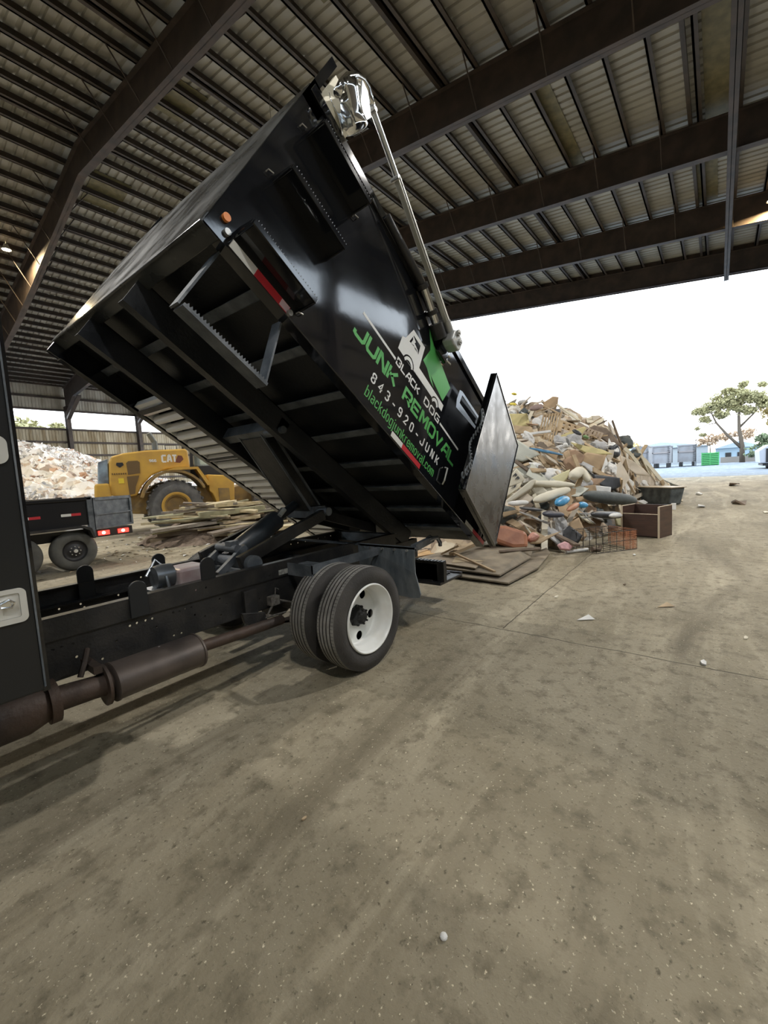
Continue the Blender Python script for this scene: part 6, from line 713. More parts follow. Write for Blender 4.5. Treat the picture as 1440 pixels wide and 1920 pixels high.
def interp(x, X, Y):
    if x <= X[0]: return Y[0]
    for i in range(len(X)-1):
        if x <= X[i+1]: return Y[i]+(Y[i+1]-Y[i])*(x-X[i])/(X[i+1]-X[i])
    return Y[-1]
PCY = [-3,-1.25,-.9,-.5,-.2,.2,.8,1.4,1.8,2.4,3.2,4.4,5.6,7,8.5]; PCH = [0,.15,.75,1.45,1.95,2.4,2.85,3.15,3.45,3.65,3.75,4.0,3.6,1.6,0]
PTY = [-3,-1.4,-.7,-.1,.4,1.0,2,5,14]; PTX = [16,14.2,8.2,5.4,3.9,3.0,2.6,6.5,9]
def mound(x, y):
    hc = interp(y, PCY, PCH); xt = interp(y, PTY, PTX); xc = 12.5
    if x < xt: return -.05
    xc2 = max(xc, xt+2.5); h = hc*(min(1, (x-xt)/(xc2-xt))**.95)
    if x > 13.5: h *= max(0, 1-(x-13.5)/9.)
    if x < 15: h *= max(0, min(1, ((y+2.04)/(x+2.38)-.122-.05*max(0, 7-x)*0)/.03+max(0, x-14)))
    return h
def palette_mat(name, cols, scale, rough=.8, bump=.6):
    M = bpy.data.materials.new(name); M.use_nodes = True; n = M.node_tree; b = n.nodes['Principled BSDF']; lk = n.links.new
    t = n.nodes.new('ShaderNodeTexCoord'); v = n.nodes.new('ShaderNodeTexVoronoi'); v.inputs['Scale'].default_value = scale
    nz = n.nodes.new('ShaderNodeTexNoise'); nz.inputs['Scale'].default_value = scale*.8
    mx = n.nodes.new('ShaderNodeMix'); mx.data_type = 'RGBA'; mx.inputs[0].default_value = .25; lk(t.outputs['Object'], mx.inputs[6]); lk(nz.outputs['Color'], mx.inputs[7]); lk(t.outputs['Object'], nz.inputs[0])
    lk(mx.outputs[2], v.inputs['Vector'])
    s = n.nodes.new('ShaderNodeSeparateColor'); lk(v.outputs['Color'], s.inputs[0])
    r = n.nodes.new('ShaderNodeValToRGB'); r.color_ramp.interpolation = 'CONSTANT'; lk(s.outputs[0], r.inputs[0])
    e = r.color_ramp.elements; e[0].position = 0; e[0].color = (*cols[0], 1); e[1].position = 1/len(cols); e[1].color = (*cols[1], 1)
    for i, c in enumerate(cols[2:], 2): q = e.new(i/len(cols)); q.color = (*c, 1)
    lk(r.outputs[0], b.inputs['Base Color']); b.inputs['Roughness'].default_value = rough
    bp = n.nodes.new('ShaderNodeBump'); bp.inputs['Strength'].default_value = bump; bp.inputs['Distance'].default_value = .05
    lk(v.outputs['Distance'], bp.inputs['Height']); lk(bp.outputs[0], b.inputs['Normal']); return M
JM = {k: mat('junk_'+k, c, r, col2=tuple(x*f for x in c), vscale=vs, bump=.15, bscale=25) for k, (c, r, f, vs) in {
 'card': ((.50,.36,.22), .8, .75, 3), 'card2': ((.42,.28,.18), .8, .7, 4), 'yellow': ((.60,.52,.25), .7, .8, 4), 'lemon': ((.66,.62,.38), .7, .85, 3), 'ply': ((.52,.39,.24), .7, .7, 5),
 'brown': ((.20,.15,.11), .8, .6, 5), 'white': ((.74,.74,.72), .6, .85, 6), 'plaster': ((.56,.57,.50), .8, .85, 2), 'beige': ((.60,.53,.43), .6, .85, 3), 'cream': ((.66,.61,.48), .6, .85, 3),
 'black': ((.03,.032,.036), .45, 1.8, 6), 'grey': ((.34,.37,.34), .7, .8, 4), 'dark': ((.085,.10,.10), .7, .7, 7), 'paleblue': ((.55,.62,.75), .5, .9, 5), 'red': ((.55,.08,.08), .5, .9, 5),
 'rail': ((.55,.55,.54), .4, .85, 5), 'pink': ((.62,.36,.38), .7, 1.3, 14), 'cream2': ((.70,.66,.54), .75, .9, 3), 'navy': ((.05,.055,.08), .5, .8, 5), 'blue': ((.07,.30,.55), .35, 1.2, 6), 'bluedark': ((.05,.14,.24), .5, 2., 9),
 'leather': ((.50,.24,.14), .5, .8, 4), 'green': ((.18,.30,.12), .6, .8, 5), 'greyc': ((.46,.46,.46), .8, .8, 6), 'yellowb': ((.75,.62,.08), .5, .9, 6), 'mauve': ((.30,.22,.20), .8, .8, 6)}.items()}
rub = palette_mat('rubble', [(.42,.33,.22),(.62,.54,.40),(.16,.13,.10),(.52,.42,.30),(.70,.68,.62),(.32,.25,.18),(.56,.50,.42),(.10,.10,.10)], 4.5)
mb = MB(); nx, ny = 120, 110; x0, x1, y0, y1 = 2.2, 23, -2.6, 8.6
idx = {}
for i in range(nx+1):
    for j in range(ny+1):
        x = x0+(x1-x0)*i/nx; y = y0+(y1-y0)*j/ny; h = mound(x, y)
        if h > .02:
            q = Vector((x*1.7, y*1.7, 0)); c = noise.cell(Vector((x*2.3, y*2.3, 1.)))
            h = max(.0, h-.13)+.20*noise.noise(q)+.16*c+.08*noise.noise(q*3)
            if h > 0 and mound(x, y) < .5: h *= mound(x, y)*2
        mb.v.append((x, y, h if h > .07 else -.05))
for i in range(nx):
    for j in range(ny):
        a = i*(ny+1)+j; q = (a, a+ny+1, a+ny+2, a+1)
        if max(mb.v[k][2] for k in q) > 0: mb.f.append(q); mb.mi.append(0)
tag(mb.build('rubbish_heap', rub), 'high heap of mixed building rubbish and broken wood behind the open gate', 'rubbish heap', kind='stuff')
random.seed(11)
def crumple_slab(poly, th, amp, nm, m, lab, cat, cell=4):
    # sheet with slightly bent surface and real thickness
    P = [Vector(p) for p in poly]; c = sum(P, Vector())/len(P); n = Vector()
    for i in range(len(P)): n += (P[i]-c).cross(P[(i+1) % len(P)]-c)
    n.normalize(); mb = MB(); rings = 4; m_ = []; k = len(P); E = []
    for i in range(k):
        for t in (0, .5): E.append(P[i].lerp(P[(i+1) % k], t))
    K = len(E); sd = random.uniform(0, 50); vs = [c]
    for r in range(1, rings+1):
        for e in E: vs.append(c.lerp(e, r/rings))
    vs = [v+n*amp*noise.noise(v*1.6+Vector((sd, 0, 0))) for v in vs]
    fs = [(0, 1+i, 1+(i+1) % K) for i in range(K)]
    for r in range(rings-1):
        a = 1+r*K; b = a+K
        fs += [(a+i, b+i, b+(i+1) % K, a+(i+1) % K) for i in range(K)]
    o = mb.add(vs, fs).build(nm, m, smooth=30, loc=c); md = o.modifiers.new('s', 'SOLIDIFY'); md.thickness = th; md.offset = 0
    return tag(o, lab, cat)
CAT = {'cardboard_sheet':'cardboard','cardboard_box':'cardboard box','foam_sheet':'foam sheet','plywood_sheet':'board','white_rail':'rail','drywall_sheet':'plasterboard','paper_sign':'sign','linoleum_sheet':'flooring sheet','paper_bundle':'papers','plastic_sheet':'plastic sheet','black_tarp':'tarp','panel_door':'door panel','grey_board':'board','wood_plank':'plank','metal_sheet':'metal sheet','blue_folder':'folder','magazine':'magazine','red_board':'leaflet','metal_rail':'rail','foam_block':'foam block','mirror_frame':'framed panel','black_bag':'bag','white_bin':'box','grey_cloth':'cloth','wood_shelf':'shelf board'}
for nm, lab, mk, th, poly in JUNK['sheets']:
    amp = {'linoleum_sheet': .18, 'plastic_sheet': .10, 'black_tarp': .15, 'paper_bundle': .08, 'cardboard_box': .04, 'black_bag': .12, 'grey_cloth': .12, 'metal_sheet': .06}.get(nm, .02)
    o = crumple_slab(poly, th, amp, nm, JM[mk], lab, CAT[nm])
    if nm == 'panel_door':
        P = [Vector(p) for p in poly]; n = (P[1]-P[0]).cross(P[3]-P[0]).normalized()
        if n.dot(Vector((CX,CY,CZ))-P[0]) < 0: n = -n
        U = (P[2]-P[1]); V_ = (P[0]-P[1])
        for (a, b) in ((.2,.3), (.5,.3)):
            s = MB(); q = P[1]+U*a+V_*b; s.slab([q+n*.04, q+U*.22+n*.04, q+U*.22+V_*.14+n*.04, q+V_*.14+n*.04], .01); s.slab([q+V_*.3+n*.045, q+U*.06+V_*.3+n*.045, q+U*.06+n*.045, q+n*.045], .01)
            s.build('door_slot', JM['black'], o)
    if nm == 'paper_sign':
        P = [Vector(p) for p in poly]; n = (P[1]-P[0]).cross(P[2]-P[0]).normalized()
        if n.dot(Vector((CX,CY,CZ))-P[0]) < 0: n = -n
        s = MB()
        for a, b in ((.25,.3),(.45,.3),(.65,.35)):
            q = P[0].lerp(P[1], a).lerp(P[3].lerp(P[2], a), b)+n*.03; d = (P[3]-P[0])*.3; e = (P[1]-P[0])*.08; s.slab([q, q+e, q+e+d, q+d], .004)
        s.build('printed_mark', JM['black'], o)
for nm, lab, mk, a, b, w_, h_ in JUNK['beams']:
    s = MB(); s.beam(a, b, w_, h_); tag(s.build(nm, JM[mk], loc=a), lab, {'white_rail':'rail','steel_pipe':'pipe'}.get(nm, 'wood'))
def pillow(nm, lab, mk, a, b, r, flat, up, seed, par=None):
    a, b, up = Vector(a), Vector(b), Vector(up); c = (a+b)/2; ax = (b-a); ln = max(ax.length/2, r*.8); ax.normalize() if ax.length else None
    up = (up-ax*up.dot(ax)).normalized(); sd = ax.cross(up); mb = MB(); nu, nv = 20, 14; vs = []; fs = []
    rnd = .55 if nm in ('sofa_cushion','sofa_arm','rolled_rug','armchair_back','armchair_arm','suitcase') else 1.
    for i in range(nu+1):
        t = -1+2*i/nu; th = math.asin(max(-1, min(1, t))); q = math.copysign(abs(math.sin(th)), t); rr = (max(0, 1-abs(t)**(2/rnd if rnd < 1 else 2)))**.5
        for j in range(nv):
            p = 2*PI*j/nv; v = c+ax*ln*t+(sd*math.cos(p)+up*math.sin(p)*flat)*r*rr
            k = noise.noise(v*5+Vector((seed, 0, 0)))*.16*r+noise.noise(v*13+Vector((seed, 3, 0)))*(.10 if rnd == 1 else .02)*r
            vs.append(v+(v-c).normalized()*k)
    fs = [(i*nv+j, (i+1)*nv+j, (i+1)*nv+(j+1) % nv, i*nv+(j+1) % nv) for i in range(nu) for j in range(nv)]
    o = mb.add(vs, fs).build(nm, JM[mk], smooth=True, loc=c)
    if par: o.parent = par; o.location = c-WL(par)
    return o if par else tag(o, lab, {'sofa_cushion':'cushion','sofa_arm':'sofa arm','rolled_rug':'rug','leather_cushion':'cushion','blue_strap':'tray','suitcase':'suitcase','armchair_back':'armchair','armchair_arm':'armchair','brown_cloth':'cloth','round_lid':'lid'}.get(nm, 'bag'))
arm_c = None
for i, (nm, lab, mk, a, b, r, flat, kind, n) in enumerate(JUNK['cushions']):
    if nm.startswith('armchair'):
        if arm_c is None: arm_c = empty('armchair', a, lab, 'armchair')
        pillow(nm, lab, mk, a, b, r, flat, n, i*7.3, par=arm_c)
    else: pillow({'sofa_arm': 'bolster'}.get(nm, nm), lab, mk, a, b, r, flat, n, i*7.3)
def block(poly, th, nm, m, lab, cat, bev=.03, par=None, sub=0):
    s = MB(); P = [Vector(p) for p in poly]; c = Vector((CX, CY, CZ)); n = (P[1]-P[0]).cross(P[2]-P[1]);
    if n.dot(c-P[0]) < 0: P = P[::-1]
    s.slab(P, th); o = s.build(nm, m, par, bevel=bev, loc=None if par else sum(P, Vector())/len(P)); 
    return tag(o, lab, cat) if not par else o
leather = mat('orange_leather', (.52,.24,.14), .42, col2=(.36,.15,.09), vscale=5, bump=.5, bscale=7)
block(JUNK['orange'], .35, 'leather_block', leather, 'big orange brown leather sofa cushion beneath the gate corner', 'cushion', .06)
block(JUNK['orange2'], .2, 'leather_scrap', mat('salmon_leather', (.66,.36,.28), .5, col2=(.5,.25,.2), vscale=6, bump=.5, bscale=8), 'salmon coloured crumpled leather right of the big sofa cushion', 'cushion', .05)
sf = empty('broken_sofa', JUNK['sofa'][0][0], 'cream upholstered sofa frame lying on its side beside the gate', 'sofa')
for i, q in enumerate(JUNK['sofa']): block(q, .22 if i < 2 else .5, ['sofa_back','sofa_leg_rest','sofa_seat'][i], JM['cream2'], None, None, .04, par=sf)
def pallet(q, n, nm_lab, m, th=.018):
    A_, B_, C_, D_ = [Vector(p) for p in q]; # A bottom-left, B top-left, C top-right, D bottom-right
    nn = (C_-B_).cross(A_-B_).normalized()
    if nn.dot(Vector((CX,CY,CZ))-A_) < 0: nn = -nn
    r = empty('wooden_pallet', A_, nm_lab, 'pallet')
    for i in range(n):
        t = i/(n-1); p0 = A_.lerp(D_, t); p1 = B_.lerp(C_, t); s = MB(); s.beam(p0+nn*.06, p1+nn*.06, (D_-A_).length/n*.72, th, up=nn); s.build('slat', m, r)
    for t in (.04, .5, .96):
        p0 = A_.lerp(B_, t); p1 = D_.lerp(C_, t); s = MB(); s.beam(p0, p1, .05, .09, up=nn); s.build('stringer', m, r)
pw = mat('pallet_wood', (.62,.48,.30), .7, col2=(.45,.33,.20), vscale=6, bump=.15, bscale=30)
pallet(JUNK['pallet'], 7, 'upright light wooden pallet in the upper middle of the pile', pw)
pallet(JUNK['pallet2'][:4], 8, 'long light wooden pallet lying to the right of the upright pallet', pw)
pallet(JUNK['pallet3'][:4], 6, 'weathered wooden pallet under the brown dirty panel', mat('pallet_old', (.42,.34,.25), .8, col2=(.28,.21,.15), vscale=6))
# loose fill: countable scraps on the slope
kinds = [('wood_scrap','splintered wooden board lying loose in the rubbish heap','wood',['ply','brown','ply','beige','cream']),
         ('cardboard_scrap','torn cardboard piece lying loose in the rubbish heap','cardboard',['card','card2','beige']),
         ('plaster_scrap','broken board piece lying loose in the rubbish heap','board',['white','plaster','cream','beige','greyc']),
         ('plastic_bag','crumpled rubbish bag lying loose in the rubbish heap','bag',['white','black','greyc','dark','white'])]
protos = {}
COLW = {'ply':'tan','brown':'dark brown','card':'light brown','card2':'reddish brown','white':'white','plaster':'greenish grey','cream':'cream','beige':'beige','greyc':'grey','black':'black','dark':'charcoal'}
def scrap_mesh(ki, m, v):
    s = MB()
    if ki == 0: l = random.uniform(.5, 1.3); s.box(-l/2, l/2, -.05, .05, -.015, .015)
    elif ki in (1, 2):
        a = [random.uniform(.14, .36) for _ in range(5)]; s.slab([(a[i]*math.cos(2*PI*i/5), a[i]*math.sin(2*PI*i/5), random.uniform(-.03,.03)) for i in range(5)], .02)
    else:
        bm = bmesh.new(); bmesh.ops.create_icosphere(bm, subdivisions=3, radius=.2)
        for w_ in bm.verts: w_.co *= 1+.45*noise.noise(w_.co*7+Vector((v*9, 0, 0))); w_.co.z *= .6
        s.add([tuple(w_.co) for w_ in bm.verts], [tuple(q.index for q in f_.verts) for f_ in bm.faces]); bm.free()
    return s
for i, (p, n) in enumerate(JUNK['fill']):
    ki = random.choices([0, 1, 2, 3], [5, 3, 3, 1.6])[0]; nm, lab, cat, mk = kinds[ki]; key = (ki, random.choice(mk), random.randrange(3))
    if key not in protos:
        o = scrap_mesh(ki, key[1], key[2]).build(nm, JM[key[1]]); protos[key] = o
    else: o = protos[key].copy(); COL.objects.link(o)
    N_ = (Vector(n)+Vector([random.uniform(-.55, .55) for _ in range(3)])).normalized()
    o.rotation_mode = 'QUATERNION'; o.rotation_quaternion = N_.to_track_quat('Z', 'Y') @ Matrix.Rotation(random.uniform(0, 2*PI), 3, 'Z').to_quaternion()
    sc = random.uniform(.7, 1.25); o.scale = (sc, sc, sc); o.location = Vector(p)+Vector(n)*.03
    cw = COLW[key[1]]; tag(o, cw+' '+lab, cat, cw+' '+{0:'wood scraps in the heap',1:'cardboard scraps in the heap',2:'board scraps in the heap',3:'bags in the heap'}[ki])
# plywood sheets spilled on the floor below the bed
sheet_m = mat('old_plywood', (.26,.22,.16), .75, col2=(.16,.135,.10), vscale=4, bump=.2, bscale=12)
def fsheet(pts, z, th, m, lab, nm='plywood_sheet', cat='board'):
    s = MB(); P = [(x, y, z if len(q) < 1 else z+q[0]) for x, y, *q in pts]; s.slab(P, th); return tag(s.build(nm, m, loc=P[0]), lab, cat)
fsheet([(2.64,-.05),(2.74,1.7),(3.3,1.75),(4.9,.95,.03),(5.3,.35,.10),(4.6,.0,.02),(3.6,-.12)], .03, .02, sheet_m, 'large dark plywood sheet flat on the floor, lowest of the stack')
fsheet([(2.78,.12),(2.9,1.75),(3.5,1.8),(5.3,1.2,.12),(5.9,.75,.42),(5.2,.38,.22),(4.0,.12,.0)], .085, .02, sheet_m, 'curved dark plywood sheet lying on the lowest sheet')
fsheet([(2.85,.5),(3.0,1.5),(3.5,1.3),(3.5,.6)], .13, .015, mat('fine_ply', (.34,.28,.20), .7, col2=(.25,.2,.14), vscale=8), 'small square board on top of the curved plywood')
tri = mat('orange_ply', (.58,.38,.18), .6, col2=(.48,.30,.14), vscale=6)
def px_floor(lst, z): return lst
fsheet([(3.45,.55),(3.95,.35),(4.3,.72,.08)], .16, .015, tri, 'orange triangular wood offcut on the floor boards', 'wood_offcut', 'wood')
fsheet([(3.2,1.75),(3.7,1.5),(4.3,1.6),(3.8,2.1)], .14, .015, tri, 'orange rectangular wood offcut beneath the bed edge', 'wood_offcut', 'wood')
fsheet([(3.0,.95),(3.3,.55),(3.9,.75),(3.5,1.15)], .15, .012, mat('tan_frame', (.42,.34,.22), .7), 'tan picture frame back lying on the small square board', 'frame_back', 'frame')
for nm, a, b, w_, h_, m_, lab in (('wood_plank',(3.35,1.15,.20),(4.35,.85,.38),.10,.05,'ply','light plank propped on the floor boards'),('wood_stick',(3.35,1.1,.22),(2.85,.22,.12),.035,.025,'ply','thin light stick reaching to the edge of the plywood'),
    ('wood_plank',(3.4,1.35,.18),(3.45,1.05,.33),.10,.03,'ply','short orange board standing by the light plank'),('wood_plank',(3.0,1.9,.12),(4.6,1.9,.16),.12,.03,'card','flat pale board reaching under the bed'),('wood_plank',(3.2,2.4,.15),(4.5,2.3,.22),.14,.05,'beige','pale slat behind the flat pale board'),
    ('wood_plank',(2.9,.35,.10),(3.2,.22,.10),.10,.02,'ply','tiny light shingle at the front edge of the plywood'),('wood_plank',(3.1,2.9,.1),(4.3,2.6,.2),.2,.03,'brown','wide dark board deep below the bed'),('wood_plank',(3.9,2.7,.2),(5.0,2.0,.3),.14,.04,'ply','slanting tan board deep beneath the bed')):
    s = MB(); s.beam(a, b, w_, h_); tag(s.build(nm, JM[m_], loc=a), lab, 'wood')
# brown cabinet
cm = mat('walnut_veneer', (.10,.055,.040), .45, col2=(.065,.038,.03), vscale=3, stretch=(1,1,8)); edge = mat('bare_edge', (.62,.52,.38), .6)
cr0 = Vector((6.95,-1.32,0)); d1 = Vector((7.50,-1.48,0))-cr0; d2 = Vector((7.29,-.73,0))-cr0
d1 = Vector((.60,-.20,0)).normalized()*.55; d2 = Vector((d1.y*-1, d1.x, 0)).normalized()*.70
cabr = empty('cabinet', cr0, 'empty dark brown wooden cabinet lying at the right foot of the pile', 'cabinet')
def cbox(nm, a0, a1, b0, b1, z0, z1, m, nm2=None):
    s = MB(); s.box(a0, a1, b0, b1, z0, z1, lambda a, b, z: cr0+d1.normalized()*a+d2.normalized()*b+Vector((0,0,z))); s.build(nm, m, cabr)
cbox('side_panel', .02, .55, 0, .02, 0, .60, cm); cbox('side_panel', .02, .55, .68, .70, 0, .60, cm); cbox('back_panel', .53, .55, .02, .68, 0, .60, cm); cbox('bottom_panel', .02, .53, .02, .68, .02, .04, cm)
cbox('front_panel', .04, .06, .02, .68, .03, .45, cm)
for a in ((0,.02,-.004,.024,0,.605), (0,.02,.676,.704,0,.605)): cbox('edge_strip', *a, edge)
cbox('edge_strip', .02,.55,-.002,.022,.598,.608, edge); cbox('edge_strip', .02,.55,.678,.702,.598,.608, edge); cbox('edge_strip', .03,.062,.02,.68,.448,.456, edge)
# wire cage with rusty end
cg = empty('wire_cage', (5.1,-.61,0), 'black wire cage with a rusty mesh end on the floor', 'wire cage')
o0 = Vector((5.08,-.60,.01)); u1 = Vector((.68,-.52,0)).normalized(); u2 = Vector((-u1.y, u1.x, 0)); LA, LB, LH = .82, .62, .33
wm = mat('cage_wire', (.05,.045,.04), .5, metal=.4); rm_ = mat('cage_rust', (.42,.17,.08), .7)
s = MB()
def cp(a, b, z): return o0+u1*a+u2*b+Vector((0,0,z))
for b in (0, LB):
    for i in range(7): a = LA*i/6; s.tube([cp(a,b,0), cp(a,b,LH)], .0045, 5)
    for z in (0, LH/2, LH): s.tube([cp(0,b,z), cp(LA,b,z)], .0055, 5)
for z in (0, LH):
    for i in range(7): a = LA*i/6; s.tube([cp(a,0,z), cp(a,LB,z)], .0045, 5)
for i in range(5): b = LB*i/4; s.tube([cp(0,b,0), cp(0,b,LH)], .0045, 5)
s.build('cage_bars', wm, cg)
s = MB()
for i in range(20): b = LB*i/19; s.tube([cp(LA,b,0), cp(LA,b,LH)], .005, 4)
for i in range(12): z = LH*i/11; s.tube([cp(LA,0,z), cp(LA,LB,z)], .005, 4)
for i in range(12): z = LH*i/11; s.tube([cp(LA*.72,0,z), cp(LA,0,z)], .005, 4)
for i in range(8): s.tube([cp(LA*(.72+.04*i),0,0), cp(LA*(.72+.04*i),0,LH)], .005, 4)
s.build('rusty_mesh', rm_, cg)
# black plastic bin
bn = MB(); bc = Vector((13.75,-1.10,0)); e1 = Vector((1.03,1.08,0)).normalized(); e2 = Vector((.75,-.66,0)).normalized()
bn.hexa([bc+e1*.05, bc+e1*1.4, bc+e1*1.4+e2*.45, bc+e1*.05+e2*.45, bc+Vector((0,0,.56))-e1*.04, bc+e1*1.5+Vector((0,0,.56)), bc+e1*1.5+e2*.52+Vector((0,0,.56)), bc+e2*.52-e1*.04+Vector((0,0,.56))])
bo = tag(bn.build('plastic_bin', mat('bin_plastic', (.045,.055,.06), .6, col2=(.12,.14,.15), vscale=5), loc=bc, bevel=.04), 'long dark grey plastic bin at the right foot of the pile', 'bin')
rm2 = MB(); rm2.box(-.07,1.53,-.04,.56,.55,.585, lambda a,b,z: bc+e1*a+e2*b+Vector((0,0,z))); rm2.build('bin_rim', JM['beige'], bo, bevel=.02)
# small litter
s = MB(); s.tube([(4.95,-.16,.03),(5.30,-.42,.03)], .028, 12); tag(s.build('white_tube', JM['white'], loc=(4.95,-.16,.03)), 'white tube lying in front of the wire cage', 'tube')
s = MB(); s.tube([(5.24,-.50,.05),(5.33,-.60,.03),(5.42,-.60,.07)], [.045,.03,.035], 10); tag(s.build('brown_bottle', JM['brown'], loc=(5.24,-.5,0)), 'small brown bottle by the end of the white tube', 'bottle')
lit = [((1.85,-1.11),.075,'white','paper_scrap','white triangular paper scrap lying on the open floor'),((5.18,-1.13),.05,'white','paper_scrap','white scrap on the floor just right of the wire cage'),((2.45,-.69),.05,'cream','wood_chip','cream chip on the floor below the plywood corner'),((-1.35,-1.38),.013,'white','pebble','white pebble on the floor near the bottom of the picture'),((-1.29,-.64),.016,'ply','wood_chip','tan wood chip on the floor below the rear wheel'),
       ((1.31,-2.03),.05,'rail','metal_scrap','small grey metal scrap on the floor at the far right'),((2.0,-2.3),.04,'cream','paper_scrap','cream scrap above the grey metal scrap'),((14.2,-2.8),.45,'brown','wood_scrap','flat brown scrap lying out on the right floor'),((11.65,-3.2),.14,'cream','box_scrap','cream box scrap at the right picture edge'),((18.2,-1.76),.35,'white','plastic_scrap','white crumpled scrap beyond the plastic bin'),((13.2,-1.9),.25,'white','plastic_scrap','white crumpled scrap right of the plastic bin'),((24,-3.0),.5,'brown','wood_scrap','dark scrap far out near the open end'),
       ((3.3,-1.25),.03,'brown','wood_chip','dark chip between the paper scrap and the cage'),((2.6,-1.7),.04,'ply','wood_chip','tan chip right of the white triangular paper')]
for i, ((x, y), r, mk, nm, lab) in enumerate(lit):
    s = MB(); k = 3 if 'triangular' in lab else 5; a = [r*random.uniform(.6, 1.1)*(1 if k == 5 else 1) for _ in range(k)]
    if nm == 'pebble':
        bm = bmesh.new(); bmesh.ops.create_icosphere(bm, subdivisions=2, radius=r); s.add([(v.co.x+x, v.co.y+y, v.co.z*.7+r*.6) for v in bm.verts], [tuple(q.index for q in f_.verts) for f_ in bm.faces]); bm.free()
    elif 'triangular' in lab: s.slab([(x-.07,y+.05,.012),(x+.03,y-.09,.012),(x+.09,y-.02,.03)], .004)
    else: s.slab([(x+a[j]*math.cos(2*PI*j/k), y+.5*a[j]*math.sin(2*PI*j/k), .008+r*.35*random.random()) for j in range(k)], .006+r*.1)
    tag(s.build(nm, JM[mk], loc=(x, y, 0)), lab, 'litter')
# fine grit and chips scattered on the floor (uncountable)
s = MB(); random.seed(5)
for i in range(3600):
    t = random.random()**1.6; d = .9+13*t; a = YAW+random.uniform(-.85, .85); x, y = CX+d*math.sin(a), CY+d*math.cos(a); r = random.uniform(.0006, .0019)*(1+d*.2)
    a2 = random.uniform(0, PI); e_ = random.uniform(1, 2.0); c_, s_ = math.cos(a2), math.sin(a2); s.cur = random.randrange(3)
    q = [(r*e_*c_, r*e_*s_), (-r*s_, r*c_), (-r*e_*c_, -r*e_*s_), (r*s_, -r*c_)]; b_ = [(x+u_, y+v_, 0) for u_, v_ in q]; s.add(b_+[(x, y, r*.9)], [(0,1,4),(1,2,4),(2,3,4),(3,0,4)])
tag(s.build('floor_grit', [mat('grit_pale', (.55,.50,.40), .8), mat('grit_brown', (.25,.20,.14), .9), mat('grit_dark', (.15,.125,.09), .9)]), 'fine grit and wood chips strewn over the concrete floor', 'grit', kind='stuff')
# ============================================================ WHEEL LOADER behind
LY = 12.1; LR = Vector((4.36, LY, 0))
ld = empty('wheel_loader', LR, 'yellow wheel loader parked beyond the wood pile', 'wheel loader')
ld.rotation_euler = (0, 0, math.radians(-17))
yel = mat('loader_yellow', (.66,.40,.07), .4, col2=(.54,.32,.07), vscale=2.5, detail=8); yel2 = mat('loader_yellow_dirty', (.36,.23,.07), .7, col2=(.22,.15,.07), vscale=4, detail=8)
lblk = mat('loader_black', (.02,.02,.022), .5); ltyre = mat('loader_tyre', (.10,.10,.10), .85, col2=(.17,.165,.155), vscale=4, bump=.3, bscale=20)
def lprism(nm, poly, y0, y1, m, par=None, bev=.0):
    s = MB(); s.prism(poly, y1-y0, lambda a, b, t: Vector((a, y0+t, b))); return s.build(nm, m, par or ld, bevel=bev)
hood = lprism('engine_hood', [(2.50,1.36),(2.58,2.40),(2.66,2.58),(3.0,2.68),(3.62,2.76),(4.80,2.80),(4.90,2.74),(4.93,2.16),(4.2,2.12),(3.75,1.95),(3.42,1.62),(3.25,1.30),(2.9,1.27)], LY+.25, LY+2.35, yel, bev=.05)
lprism('radiator_guard', [(2.24,1.72),(2.30,2.42),(2.56,2.52),(2.52,1.60)], LY+.35, LY+2.25, mat('guard_blue', (.30,.40,.50), .4, col2=(.12,.14,.17), vscale=3), bev=.02)
lprism('counterweight', [(2.10,1.28),(2.14,1.74),(2.52,1.74),(2.56,1.28)], LY+.15, LY+2.45, yel, bev=.06)
lprism('rear_frame', [(2.85,1.30),(2.95,.72),(3.45,.66),(6.0,.62),(6.2,1.45),(5.4,1.5),(3.3,1.35)], LY+.45, LY+2.15, yel2, bev=.04)
fe = MB(); ap = [(4.36+1.06*math.cos(a), .95+1.14*math.sin(a)) for a in [math.radians(d) for d in range(166, 19, -10)]]; ip = [(4.36+.99*math.cos(a), .95+1.06*math.sin(a)) for a in [math.radians(d) for d in range(166, 19, -10)]]
fe.prism(ap+ip[::-1], .85, lambda a, b, t: Vector((a, LY-.05+t, b))); fe.build('rear_fender', yel2, ld)
lprism('fender_trim', [(4.02,2.06),(4.45,2.16),(5.12,2.16),(5.50,1.52),(5.38,1.50),(5.06,2.08),(4.4,2.07)], LY-.08, LY+.4, yel)
lprism('step_box', [(5.45,1.30),(5.42,1.88),(6.34,1.80),(6.28,.78),(5.70,.72),(5.55,1.2)], LY+.05, LY+.7, yel, bev=.03)
lprism('step_recess', [(5.75,.85),(5.75,1.38),(6.12,1.36),(6.12,.88)], LY+.03, LY+.05, yel2)
